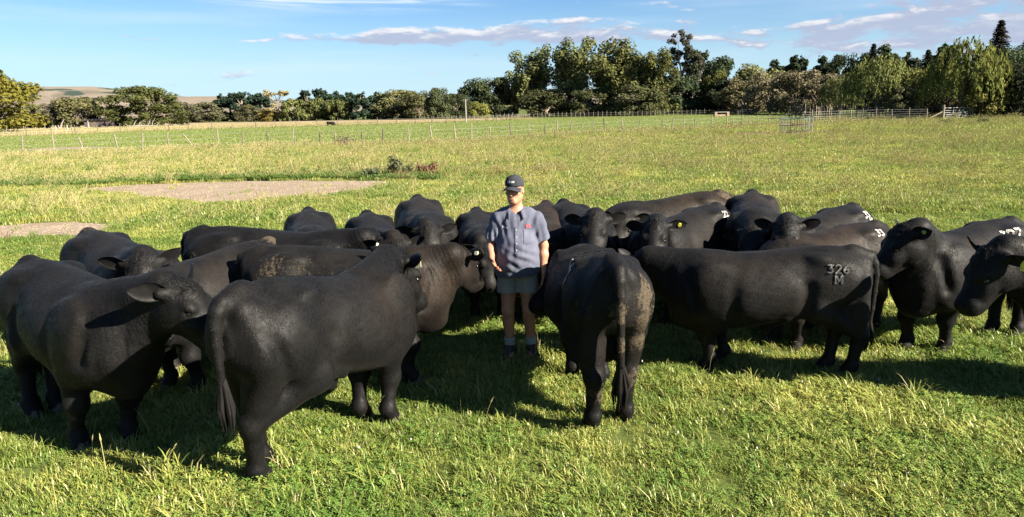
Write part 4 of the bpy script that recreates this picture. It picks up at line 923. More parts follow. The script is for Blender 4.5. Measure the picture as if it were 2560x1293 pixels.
def bull(name, label, x, y, hd, s, P, Mz, hooves=None, fat=1.0, mud=(), brown=(), tags=(), brands=(), vox=.02, roll=0.0, tail=0.0, fold=0.5, group='black bulls in the herd', cat='bull', ears=(0.0, 0.0), scro=True, pitch=0.0, dust=0.0, sweep=.18, tlen=.94, tone=None, hairs=26000, hl=1.0):
    if vox < .0185: hairs, hl = 78000, .74
    if vox > .04: hairs = 500
    """P poll and Mz muzzle in the bull's own axes (x forward, y to its left, z up)"""
    P, Mz = np.array(P, float) - [0, 0, .05], np.array(Mz, float) - [0, 0, .04]; hv = dict(FR=(.50, -.16), FL=(.50, .16), HR=(-.70, -.15), HL=(-.70, .15)); hv.update(hooves or {})
    f = norm(Mz - P); sd = norm(np.cross((0, 0, 1), f)); u = np.cross(f, sd)
    if roll: c_, s_ = math.cos(roll), math.sin(roll); sd, u = sd * c_ + u * s_, u * c_ - sd * s_
    R = np.stack([f, sd, u]); q = lambda a, b, c: P + f * a + sd * b + u * c
    lo = np.minimum([-1.12, -.52, -.03], np.minimum(P, Mz) - .25); hi = np.maximum([1.0, .52, 1.40], np.maximum(P, Mz) + .25); lo[2] = -.03
    G = Field(lo, hi, vox)
    px = PROF[:, 0]; pz = lambda t: (t[0], t[1], t[2] + pitch * t[0] * min(1, max(0, (t[2] - .3) / .6)))
    def trunk(X, Y, Z):
        xs = np.clip(X[:, 0, 0], px[0], px[-1]); zt, zb, w = (smooth_interp(xs, px, PROF[:, i])[:, None, None] for i in (1, 2, 3))
        w = w * np.interp(xs, [-.7, -.2, .4, .8], [1, fat, fat, 1])[:, None, None]; zt = zt + pitch * xs[:, None, None]; zb = zb + pitch * xs[:, None, None] * .7
        zc = zb + (zt - zb) * .44; up_ = Z > zc; hh = np.where(up_, zt - zc, zc - zb)
        ny = np.abs(Y) / w; nz = np.abs(Z - zc) / hh; pe = np.where(up_, np.interp(xs, [-.7, .2], [1.62, 2.15])[:, None, None], 2.2); r = (ny ** pe + nz ** pe) ** (1 / pe) + 1e-6
        l = np.sqrt(Y ** 2 + (Z - zc) ** 2); d = l * (1 - 1 / r); d = np.where(r < .3, -np.minimum(w, hh), d)
        ex = np.maximum(px[0] - X, 0) + np.maximum(X - px[-1], 0)
        return np.where(ex > 0, np.sqrt(np.maximum(d, 0) ** 2 + ex ** 2), d)
    G.add(trunk, (px[0], -.42, .3), (px[-1], .42, 1.36), .02)
    for sg, k in ((1, 'L'), (-1, 'R')):                                   # legs
        hx, hy = hv['H' + k]; dx = hx + .70
        hock = (hx - .09, hy * .75 + sg * .03, .44); st = (-.45 + .30 * dx, sg * .215, .70); ft = (hx - .035, hy, .115)
        G.cone((-.66 + .1 * dx, sg * .150, .98), st, .18, .135, .09, sc=(1.05, .82, 1)); G.cone((-.80 + .12 * dx, sg * .16, .92), (hx - .06, hy * .5 + sg * .09, .62), .135, .095, .08, sc=(1, .85, 1))
        G.cone(st, hock, .125, .070, .06); G.cone((-.76 + .4 * dx, hy * .6 + sg * .07, .70), hock, .105, .068, .05); G.cone(hock, ft, .066, .049, .045); G.cone((hx - .115, hock[1], .475), (hx - .10, hock[1], .40), .042, .04, .04)
        G.cone(ft, (hx + .015, hy, .045), .058, .066, .03); G.ell((hx - .04, hy, .12), (.062, .062, .055), .03)
        gx, gy = hv['F' + k]; ex = gx - .50
        el = (.41 + .3 * ex, sg * .20 + .15 * (gy - sg * .16), .64); kn = (gx * .92 + .055, gy * .85 + sg * .03, .36); ff = (gx - .025, gy, .115)
        G.cone((.52, sg * .185, .90), el, .17, .125, .09, sc=(1.15, .8, 1)); G.cone(el, kn, .112, .076, .06); G.ell((kn[0] + .01, kn[1], kn[2]), (.078, .076, .085), .035); G.cone(kn, ff, .062, .047, .035)
        G.cone(ff, (gx + .02, gy, .045), .057, .066, .03); G.ell((gx - .028, gy, .12), (.060, .060, .055), .03)
        G.ell((.50, sg * .235, .84), (.24, .085, .30), .08); G.ell((-.60, sg * .20, .98), (.22, .10, .20), .10)     # shoulder, hip
        G.ell(pz((-.46, sg * .195, 1.165)), (.085, .05, .035), .09); G.ell(pz((-.90, sg * .095, 1.10)), (.06, .04, .06), .07)   # hook and pin bones
    G.ell((.70, 0, .54), (.18, .12, .13), .12)                                                                       # brisket
    G.cone(pz((-.80, 0, 1.215)), pz((-.965, 0, 1.16)), .06, .055, .07)                                                        # tail
    tl = [pz((t[0], t[1], 1.16 - (1.16 - t[2]) * tlen)) for t in ((-.965, 0, 1.16), (-1.005, tail * .1, 1.09), (-1.025, tail * .25, .97), (-1.025, tail * .5, .80), (-1.015, tail * .8, .62), (-1.0, tail, .46))]
    G.chain(tl, [.054, .047, .038, .031, .027, .026], .010)
    if scro: G.ell((-.58, 0, .60), (.075, .075, .13), .05); G.cone((-.28, 0, .55), (-.06, 0, .475), .045, .055, .08); G.ell((-.04, 0, .445), (.05, .04, .05), .05)
    for sg in (1, -1):                                                                     # creases that separate the muscles
        G.cone(pz((.31, sg * .415, 1.02)), (.335, sg * .395, .66), .024, .022, .09, 's'); G.ell(pz((-.30, sg * .355, 1.11)), (.10, .045, .075), .10, 's')
        G.cone(pz((-.90, sg * .285, 1.02)), (-.73, sg * .285, .66), .030, .022, .07, 's'); G.cone((-.36, sg * .335, .92), (-.335, sg * .345, .66), .035, .030, .09, 's')
        G.cone((-.44, sg * .20, .71), (-.20, sg * .235, .60), .045, .035, .07);
    # neck: lower and upper masses and the crest
    jaw = q(.06, 0, -.15); nb = np.array([.55, 0, .80]); nm = (np.array([.62, 0, 1.03]) + P) / 2 + np.array([0, 0, .0])
    G.cone((.54, 0, .93), q(-.10, 0, -.09), .23, .115, .12, sc=(1, .85, 1)); G.cone((.64, 0, .74), jaw, .20, .10, .12, sc=(1, .80, 1)); G.cone((.40, 0, 1.06), q(-.07, 0, -.045), .12, .08, .10)
    cm = np.array([.74, P[1] * .35, 1.08 + .5 * (P[2] - 1.10)]); G.ell(cm + np.array([0, 0, .0]), (.20, .075, .085), .10)
    # head
    G.ell(q(.09, 0, -.045), (.165, .128, .135), .05, R=R); G.cone(q(.12, 0, -.050), q(.36, 0, -.050), .112, .090, .06); G.cone(q(.02, 0, .015), q(.06, 0, .03), .085, .075, .06)
    G.ell(q(.415, 0, -.058), (.075, .104, .088), .045, R=R); G.ell(q(.455, 0, -.040), (.036, .088, .056), .03, R=R)
    G.cone(q(.09, 0, -.175), q(.36, 0, -.130), .080, .060, .06); G.ell(q(.41, 0, -.12), (.055, .062, .035), .03, R=R)
    for sg in (1, -1):
        G.ell(q(.10, sg * .065, -.14), (.105, .060, .095), .05, R=R); G.ell(q(.165, sg * .098, .030), (.050, .034, .034), .035, R=R); G.cone(q(-.01, sg * .105, -.005), q(-.03, sg * .15, -.01), .048, .036, .04)
        G.ell(q(.195, sg * .118, .004), (.030, .020, .022), .012, 's', R); G.ell(q(.475, sg * .052, -.020), (.022, .017, .020), .012, 's', R)
        G.ell(q(.24, sg * .078, -.055), (.09, .050, .06), .04, R=R)
    for sg in (1, -1): G.cone((.75, sg * .262, 1.02), (.67, sg * .305, .74), .028, .022, .09, 's')
    V, F = G.mesh()
    # loose skin folds round the neck, woolly poll, small lumps of hair
    ax = norm(P - np.array([.45, 0, 1.0])); tn = (V - np.array([.45, 0, 1.0])) @ ax; ln = np.linalg.norm(P - np.array([.45, 0, 1.0]))
    wn = np.clip((tn / ln - .05) * 3, 0, 1) * np.clip((1.05 - tn / ln) * 4, 0, 1) * (V[:, 2] > .55)
    g = G.grad(V); g /= np.linalg.norm(g, axis=1, keepdims=True) + 1e-9
    fo = np.sin((tn + .05 * snoise(V, 3.0, 2) + .016 * snoise(V, 9.0, 12)) * 2 * PI / .040) * np.clip(snoise(V, 4.5, 6) + .15, 0, 1) * (.4 + .6 * (snoise(V, 9.0, 15) > -.1))
    dp = np.linalg.norm(V - q(.03, 0, .06), axis=1); wl = np.clip(1 - dp / .17, 0, 1) * snoise(V, 60, 1) * .009
    V = V + g * (fo * wn * .0026 * fold + wl + .0055 * snoise(V, 5.5, 8) + .0022 * snoise(V, 13, 4) + .0012 * snoise(V, 45, 7))[:, None]
    # coat: short hairs lying back and down over the skin, longer on crest and poll
    T = np.concatenate([F[:, [0, 1, 2]], F[:, [0, 2, 3]]]); e1, e2 = V[T[:, 1]] - V[T[:, 0]], V[T[:, 2]] - V[T[:, 0]]; cr = np.cross(e1, e2); ar = np.linalg.norm(cr, axis=1); nh = int(hairs)
    hr = np.random.RandomState(abs(int(x * 1000)) + 5); pk = hr.choice(len(T), nh, p=ar / ar.sum()); a1, a2 = hr.uniform(size=nh), hr.uniform(size=nh); fl_ = a1 + a2 > 1; a1[fl_], a2[fl_] = 1 - a1[fl_], 1 - a2[fl_]
    B0 = V[T[pk, 0]] + e1[pk] * a1[:, None] + e2[pk] * a2[:, None]; Nn = cr[pk] / (ar[pk][:, None] + 1e-12); hd_ = np.clip(1 - np.linalg.norm(B0 - q(.2, 0, -.05), axis=1) / .38, 0, 1) > 0
    fl = np.where(hd_[:, None], -f + [0, 0, .1], np.array([-.75, 0, -.65])) + hr.normal(0, .28, (nh, 3)) + .5 * np.c_[snoise(B0, 4, 1), snoise(B0, 4, 5), snoise(B0, 4, 9)]; fl = fl - Nn * (fl * Nn).sum(1, keepdims=True); fl /= np.linalg.norm(fl, axis=1, keepdims=True) + 1e-9
    wool = np.clip(1 - np.linalg.norm(B0 - q(.03, 0, .06), axis=1) / .16, 0, 1); tb = (B0 - np.array([.45, 0, 1.0])) @ ax / ln; mane = np.clip(tb * 3, 0, 1) * np.clip((1 - tb) * 3, 0, 1) * (B0[:, 2] > .7)
    Lh = (.020 + .018 * wool + .012 * mane) * hr.uniform(.6, 1.3, nh) * hl; wh = .0030 * hr.uniform(.7, 1.4, nh) * hl; sdv = np.cross(Nn, fl); lift = hr.uniform(.04, .20, nh) + .5 * wool
    HV = np.stack([B0 - sdv * wh[:, None] - Nn * .001, B0 + sdv * wh[:, None] - Nn * .001, B0 + fl * (Lh * .6)[:, None] + sdv * (wh * .7)[:, None] + Nn * (lift * Lh * .55)[:, None], B0 + fl * Lh[:, None] + Nn * (lift * Lh)[:, None]], 1).reshape(-1, 3)
    # ears: cupped leaves, part of the same skin
    Vs, Fs = [V], [F]; base = len(V); ear_tip = {}
    for sg in (1, -1):
        el_ = ears[0 if sg > 0 else 1]; d = norm(sd * sg * 1.0 - f * sweep + u * (.10 + el_)); nn = norm(np.cross(d, u) * 1.0); nn = nn if nn @ f > 0 else -nn; nn = norm(nn * .8 + u * .35 - d * (d @ (nn * .8 + u * .35))); wv = norm(np.cross(nn, d)); o = q(-.015, sg * .125, -.005)
        m, n = 11, 9; tt = np.linspace(0, 1, m); E = np.zeros((2, m, n, 3))
        for lay, th in ((0, .007), (1, -.007)):
            for i, t in enumerate(tt):
                wd = .062 * (math.sin(PI * min(1, (.16 + .84 * t)) ** 1.15) ** .75 + .10) if t < 1 else .006; cup = .050 * (1 - t * .65)
                for j in range(n):
                    a = -1 + 2 * j / (n - 1); E[lay, i, j] = o + d * (.215 * t) + wv * (wd * math.sin(a * 1.45) * 1.0) + nn * (cup * (1 - math.cos(a * 1.35)) * .9 - .022 + th * (1 - abs(a)) - .03 * t * t) - u * .035 * t * t
        b0 = sum(len(v) for v in Vs); Vs.append(E.reshape(-1, 3)); I = np.arange(2 * m * n).reshape(2, m, n) + b0
        A = lambda L: np.stack([L[:-1, :-1], L[1:, :-1], L[1:, 1:], L[:-1, 1:]], -1).reshape(-1, 4)
        f0, f1 = A(I[0]), A(I[1])[:, ::-1]; ed = []
        rim0 = np.concatenate([I[0][:, 0], I[0][-1, 1:], I[0][::-1, -1][1:]]); rim1 = np.concatenate([I[1][:, 0], I[1][-1, 1:], I[1][::-1, -1][1:]])
        ed = np.stack([rim0[:-1], rim1[:-1], rim1[1:], rim0[1:]], 1)
        fl = np.concatenate([f0, f1, ed]); Fs.append(fl if sg > 0 else fl[:, ::-1]); ear_tip[sg] = (o + d * .13 + nn * .012 - u * .015, d, nn, wv)
    nskin = sum(len(v) for v in Vs); nsf = sum(len(a) for a in Fs); Vs.append(HV); Fs.append(np.arange(nh * 4).reshape(nh, 4) + nskin)
    V = np.concatenate(Vs); F = np.ascontiguousarray(np.concatenate(Fs))
    wear = np.zeros((len(V), 3))
    for (c0, c1, c2, r, k) in mud: wear[:, 0] = np.maximum(wear[:, 0], k * np.exp(-(((V - (c0, c1, c2)) / r) ** 2).sum(1)))
    wear[:, 0] = np.maximum(wear[:, 0], .34 * np.clip(1 - V[:, 2] / .30, 0, 1))
    if dust: wear[:, 0] = np.maximum(wear[:, 0], dust * np.clip((V[:, 2] - 1.12) / .16, 0, 1) * (V[:, 0] < .5))
    for (c0, c1, c2, r, k) in brown: wear[:, 1] = np.maximum(wear[:, 1], k * np.exp(-(((V - (c0, c1, c2)) / r) ** 2).sum(1)))
    wear[:, 1] = np.maximum(wear[:, 1], .02 + .14 * np.clip(snoise(V, 2.2, 5), 0, 1))
    wear[:, 2] = np.clip(1 - np.linalg.norm(V - q(.49, 0, -.045), axis=1) / .085, 0, 1) ** .5
    wear[nskin:, 1] = np.clip(wear[nskin:, 1] + np.repeat(hr.uniform(-.10, .30, nh), 4), 0, 1)
    body = meshobj(name, V, F, M_hide, None, (x, y, 0), True, {'wear': wear})
    body.rotation_euler = (0, 0, math.radians(hd)); body.scale = (s, s, s); tag(body, label, cat, group); k_ = .78 + .5 * ((x * 7.31 + y * 3.77) % 1.0); body.color = (*(tone or (k_, k_, k_)), 1)
    for k in ('FR', 'FL', 'HR', 'HL'): link('hoof', HOOF, body, (hv[k][0] + .025, hv[k][1], 0), (0, 0, math.atan2(f[1], f[0]) * .15))
    for sg in (1, -1): link('eye', EYE, body, tuple(q(.193, sg * .104, .006)))
    # tail switch: a bundle of hair strands
    mb = MB(); r_ = random.Random(len(name) + int(x * 100)); e = tl[-1]
    for i in range(36):
        a = r_.uniform(0, 6.28); rr = r_.uniform(.2, 1); L = r_.uniform(.16, .30); o = (e[0] + .014 * math.cos(a) * rr, e[1] + .016 * math.sin(a) * rr, e[2] + .05)
        mb.tube([o, (o[0] + .035 * math.cos(a) * rr, o[1] + .045 * math.sin(a) * rr, e[2] - L * .5), (o[0] + .022 * math.cos(a) * rr + .01, o[1] + .03 * math.sin(a) * rr, e[2] - L)], [.014, .012, .003], 4, False)
    meshobj('tail_switch', np.array([tuple(v) for v in mb.v]), np.array(mb.f), M_hide, body, None, True, {'wear': np.tile([[.12, .25, 0]], (len(mb.v), 1))})
    for (sg, shape, m) in tags:
        o, d, nn, wv = (Vector(v) for v in ear_tip[sg]); b = MB()
        if shape == 'button':
            b.tube([o - nn * .074, o - nn * .022], [.019, .019], 14)
        else:
            rt_ = Matrix((d, wv, nn)).transposed(); k = len(b.v); 
            for z in (-.002, .002):
                for (a, c) in ((-.012, .012), (.012, .012), (.026, -.02), (.026, -.065), (-.026, -.065), (-.026, -.02)):
                    b.v.append(o + d * a + Vector((0, 0, 1)) * c * 1.0 + nn * (-.014 + z))
            b.f += [(k + 5, k + 4, k + 3, k + 2, k + 1, k), tuple(k + 6 + i for i in range(6))] + [(k + i, k + (i + 1) % 6, k + 6 + (i + 1) % 6, k + 6 + i) for i in range(6)]
        b.build('ear_tag', m, body)
    if brands:
        bv = BVHTree.FromPolygons([tuple(v) for v in V[:nskin]], [tuple(int(i) for i in p) for p in F[:nsf]])
        for (txt, sg, bx_, bz, size, wd, m) in brands:
            look = Vector((0, -sg * 1.0, -.45)).normalized(); right = Vector((-sg, 0, 0)); upv = Vector((0, -sg * .41, .91))
            org = Vector((bx_, sg * .27, bz))
            v_, f_ = stroke_patch(bv, txt, org, right, upv, look, size, wd)
            if v_:
                bo = meshobj('brand', v_, f_, m, body)
    return body

MF, BR, FB = M_brand, None, M_fbrand
# foreground row
bull('bull', 'leftmost foreground bull at the left edge, one big ear towards us', -3.40, 5.60, -38, 1.04, (1.20, .17, 1.27), (1.50, .31, .95),
     dict(FR=(.33, -.24), FL=(.50, .04), HR=(-.62, -.20), HL=(-.62, -.02)), mud=[(-.7, 0, 1.3, .22, .35), (.33, -.25, .30, .18, .55)], brown=[(.45, -.3, .9, .35, .35)], vox=.016, ears=(.35, -.05), fold=.8, dust=.2, sweep=.5)
bull('bull', 'front centre bull standing side-on, nearest the camera, tail towards the left', -1.36, 5.27, 67, 1.06, (.99, .04, 1.16), (1.22, -.04, .77),
     dict(HR=(-.70, .08), HL=(-.52, .20), FR=(.40, -.19), FL=(.37, .04)), mud=[(-.62, -.2, .30, .12, .55), (-.9, -.1, .9, .12, .4)], brown=[(.28, -.3, 1.05, .28, .8), (-.2, -.3, 1.0, .3, .25)], tags=[(-1, 'tag', M_tagW)], vox=.016, pitch=-.10, fold=.5, tail=.02, tlen=.66, ears=(.35, .35), sweep=.1, tone=(.85, .85, .86))
bull('bull', 'bull behind the front centre bull, mud on its back, round pale ear tag', -1.50, 6.68, 1, 1.0, (1.00, .08, 1.17), (1.16, .36, .85),
     dict(FR=(.54, -.22), FL=(.38, -.04), HR=(-.58, -.26), HL=(-.42, -.06)), mud=[(-.62, -.26, 1.10, .24, .56), (-.35, -.28, 1.12, .2, .52), (-.1, -.3, 1.1, .2, .40)], brown=[(.80, -.15, .95, .42, 1.1)], tone=(1.25, 1.17, 1.08), tags=[(-1, 'button', M_tagW)], vox=.016, fold=1.6, ears=(0, .1))
bull('bull', 'bull facing away-left behind the leftmost bull, dusty tan patch on its tailhead', -2.86, 6.75, 240, .96, (.86, .50, 1.06), (1.10, .84, .90),
     dict(FL=(.41, .24), FR=(.44, -.11)), mud=[(-.85, 0, 1.28, .17, .95), (-.6, .05, 1.33, .16, .55)], brown=[(0, .2, 1.2, .5, .6)], dust=.3)
bull('bull', 'rear-view bull with muddy rump and hanging tail, in front of the man', .70, 6.12, 93, 1.03, (.84, .16, .93), (.86, .46, .60),
     dict(HR=(-.60, -.13), HL=(-.72, .14), FL=(.36, .14), FR=(.18, -.10)), fat=1.08, pitch=-.11, mud=[(-.86, -.20, 1.06, .15, 1.0), (-.86, -.22, .90, .17, .85), (-.80, -.24, 1.2, .12, .62), (-.84, -.18, .72, .16, .72), (-.80, .2, 1.0, .2, .50), (-.76, .12, .62, .16, .62), (-.80, .1, .34, .14, .75), (-.72, -.16, .40, .16, .72), (-1.03, 0, .98, .12, .85), (-1.03, .0, .75, .12, .7)],
     brown=[(-.8, -.2, .8, .4, .6), (-.8, .2, .8, .4, .4), (.2, 0, 1.28, .25, .4)], tags=[(1, 'tag', M_tagG)], brands=[('326', 1, -.35, 1.15, .085, .022, MF), ('M', 1, -.42, 1.03, .08, .022, MF)], vox=.015, ears=(.35, .2), tail=-.02)
bull('bull', 'big side-on bull on the right facing left, faint brand 326 on its hip', 2.30, 6.60, 170, .935, (1.16, -.18, 1.12), (1.28, -.38, .74),
     dict(FL=(.51, .04), FR=(.34, -.24), HL=(-.80, .12), HR=(-.62, -.02)), fat=1.06, ears=(.9, .2), mud=[(-.4, .36, .95, .10, .5), (-.75, .3, 1.0, .12, .45)], brown=[(.38, .3, 1.08, .24, .85), (.05, .3, 1.1, .3, .55), (-.3, .3, .9, .35, .3)], brands=[('326', 1, -.52, 1.05, .075, .015, FB), ('M', 1, -.59, .945, .08, .017, FB)], vox=.016, fold=.5, pitch=-.01)
bull('bull', 'bull at the right looking left, sharp white brand 327 over M on its hip', 4.46, 7.17, 208, .985, (1.02, .06, 1.33), (1.28, -.08, .99),
     dict(FL=(.33, .10), FR=(.54, -.16), HL=(-.73, .20), HR=(-.66, .0)), brown=[(.25, .3, 1.08, .24, 1.0), (-.2, .3, 1.15, .3, .4)], tags=[(1, 'button', M_tagG)], brands=[('327', 1, -.27, 1.12, .085, .023, MF), ('M', 1, -.36, 1.00, .09, .023, MF)], vox=.016, fold=.9, ears=(.22, .1))
bull('bull', 'dark bull cut off by the right edge, yellow tag in its ear', 5.05, 5.55, 172, 1.0, (1.32, .12, 1.30), (1.50, .15, .95),
     tags=[(1, 'tag', M_tagY)], tone=(.6, .6, .63), vox=.018, ears=(-.6, .5), fold=1.0)
# middle and back rows
bull('bull', 'bull at the left facing us with both ears spread, behind the leftmost bull', -3.85, 7.15, -43, 1.03, (1.12, -.22, 1.22), (1.38, -.34, .87), mud=[(-.75, 0, 1.3, .25, .55)], brown=[(-.3, 0, 1.3, .3, .3)], ears=(.55, .1))
bull('bull', 'side-on bull facing right with deep neck folds, behind the mud-backed bull', -2.42, 7.62, -5, 1.03, (.95, .0, 1.17), (1.12, .26, .84), mud=[(-.8, -.3, 1.0, .12, .5)], tags=[(-1, 'button', M_tagW)], fold=2.2, ears=(-.4, -.7))
bull('bull', 'back row bull furthest left, a pale brand streak on the edge of its rump', -2.36, 8.6, -74, 1.0, (1.14, .05, 1.10), (1.42, .06, .78), brown=[(-.3, 0, 1.3, .4, .4)], brands=[('3', 1, -.52, 1.18, .09, .03, MF)], vox=.023)
bull('bull', 'back row bull second from the left, woolly poll showing above the neck-fold bull', -1.55, 8.4, -72, .98, (1.13, .03, 1.18), (1.38, .03, .80), brown=[(.95, 0, 1.2, .3, .6), (-.3, 0, 1.3, .4, .3)], vox=.023)
bull('bull', 'back row bull third from the left, facing us with tall peaked rump', -1.10, 9.25, -78, 1.04, (1.16, -.08, 1.13), (1.45, -.08, .78), mud=[(-.5, 0, 1.35, .2, .4)], brown=[(-.2, 0, 1.3, .5, .75)], tone=(1.25, 1.2, 1.1), vox=.023)
bull('bull', 'bull with lowered head directly left of the man, facing us', -.36, 8.85, -83, .94, (1.08, -.06, 1.08), (1.22, .02, .62), dict(FR=(.33, -.14), FL=(.31, .20)), brown=[(-.2, 0, 1.3, .5, .4)], mud=[(1.2, 0, .65, .12, .35)], vox=.02)
bull('bull', 'brownish bull directly behind the man, its flank showing right of his arm', .36, 8.75, -97, 1.0, (1.02, -.10, 1.0), (1.26, -.12, .62), dict(FL=(.39, -.10), FR=(.42, -.28)), brown=[(0, .35, .9, .7, .9), (-.3, 0, 1.3, .6, .6)], mud=[(0, .4, .9, .3, .35)], tone=(1.7, 1.5, 1.25), vox=.02)
bull('bull', 'bull right of the man looking straight at us, both ears out sideways', .80, 8.75, -82, 1.01, (1.08, -.08, 1.31), (1.40, -.19, 1.00), mud=[(1.42, -.19, 1.0, .06, .45)], brown=[(-.2, 0, 1.3, .4, .3)], vox=.018, ears=(.15, -.12))
bull('bull', 'furthest back bull on the right with a brown dusty rump, facing left', 1.98, 9.45, 203, 1.05, (.76, .30, 1.10), (1.06, .54, .85), mud=[(-.85, .1, 1.15, .22, .75), (-.6, .2, 1.25, .2, .5)], brown=[(-.4, .1, 1.3, .6, 1.0)], tone=(1.5, 1.35, 1.15), vox=.023)
bull('bull', 'bull with curly poll and yellow ear tag, two white brand marks on its rump', 1.98, 8.5, 226, .99, (.98, .27, 1.27), (1.28, .43, .95), brown=[(-.1, .3, 1.1, .5, .55)], tags=[(1, 'button', M_tagY)], brands=[('22', 1, -.48, 1.14, .07, .018, MF), ('0', 1, -.60, 1.04, .07, .018, MF)], vox=.02, ears=(-.1, -.3))
bull('bull', 'back row bull with pale dusty back, right of the curly-polled bull', 2.97, 8.95, -106, 1.05, (1.04, -.05, 1.05), (1.38, -.08, .80), mud=[(-.45, .05, 1.33, .2, .4)], brown=[(-.35, .15, 1.3, .4, 1.0)], tone=(1.35, 1.28, 1.15), vox=.023, ears=(-.4, -.4))
bull('bull', 'bull behind the side-on right bull, face towards us, white brand ending in N', 3.5, 8.25, 222, .99, (1.11, .16, 1.27), (1.40, .29, .93), brown=[(.1, .3, 1.1, .4, .8)], brands=[('33', 1, -.50, 1.14, .07, .019, MF), ('N', 1, -.58, 1.05, .07, .019, MF)], vox=.02, ears=(.3, 0))
bull('bull', 'bull mostly hidden behind the side-on right bull, only its light brown back showing', 3.22, 7.50, 206, .94, (.88, .17, .95), (1.20, .37, .72), brown=[(0, .1, 1.25, .6, 1.0)], brands=[('33', 1, -.50, 1.15, .065, .018, MF)], tone=(1.5, 1.35, 1.2), vox=.022, dust=.3)
# one far beast
fb = bull('cow', 'tiny far black cow standing at the near edge of the dry tan field', -28.7, 121.1, 10, .66, (.9, 0, .95), (1.15, 0, .6), vox=.05, fold=0, group=None, cat='cow', scro=False)

# ------------------------------------------------------------------ the man
M_skin = mat('skin', lambda w, b, out: (w.l.new(w.mix(w.ss(w.noise(w.node('ShaderNodeTexCoord').outputs['Object'], 11.0, 4.0), .3, .7), (.29, .135, .082), (.35, .175, .11)), b.inputs['Base Color']), b.inputs['Roughness'].__setattr__('default_value', .5), b.inputs['Specular IOR Level'].__setattr__('default_value', .35), b.inputs['Subsurface Weight'].__setattr__('default_value', .08), b.inputs['Subsurface Scale'].__setattr__('default_value', .02)))
def shirt_fn(w, b, out):
    p = w.node('ShaderNodeTexCoord').outputs['Object']; n = w.noise(p, 9.0, 4.0, .6); n2 = w.noise(w.vmul(p, (260, 260, 40)), 1.0, 2.0)
    c = w.mix(w.ss(n, .3, .7), (.056, .062, .092), (.080, .086, .120)); c = w.mix(w.math('MULTIPLY', w.ss(n2, .5, .8), .35), c, (.13, .13, .16))
    st = w.ss(w.noise(p, 14.0, 3.0, .5), .60, .72); at = w.node('ShaderNodeAttribute'); at.attribute_name = 'stain'
    c = w.mix(w.math('MULTIPLY', w.math('MULTIPLY', st, at.outputs['Fac']), .7), c, (.035, .033, .04))
    w.l.new(c, b.inputs['Base Color']); b.inputs['Roughness'].default_value = .85; b.inputs['Specular IOR Level'].default_value = .15; b.inputs['Sheen Weight'].default_value = .1; bump(w, b, n2, .3, .002)
M_shirt = mat('blue_grey_work_shirt', shirt_fn)
M_short = simple('grey_drill_shorts', (.19, .185, .168), (.235, .23, .21), 40.0, .9, .3, .15, None, .002)
M_cap = simple('dark_navy_cap', (.017, .019, .026), (.03, .032, .04), 60.0, .9, .3, .15, None, .002)
M_hair = simple('short_greying_hair', (.02, .016, .013), (.06, .05, .042), 160.0, .8, .5, .2, None, .003)
M_boot = simple('dark_leather_boot', (.022, .018, .016), (.06, .045, .035), 30.0, .6, .3, .3, None, .004)
M_sole = simple('boot_sole', (.03, .028, .025), (.06, .055, .05), 30.0, .9, .2, .1)
M_sock = simple('pale_green_grey_sock', (.19, .23, .21), (.27, .30, .275), 90.0, .95, .4, .1, (1, 1, 3), .003)
M_white = simple('white_embroidery', (.36, .37, .40), (.45, .45, .46), 60.0, .9, 0, .1)
M_red = simple('red_embroidery', (.30, .06, .075), (.34, .09, .10), 60.0, .9, 0, .1)
M_btn = simple('pale_shirt_button', (.36, .35, .33), (.42, .41, .39), 30.0, .4, 0, .4)
M_lip = simple('lips', (.20, .075, .06), (.24, .09, .075), 30.0, .5, 0, .3)

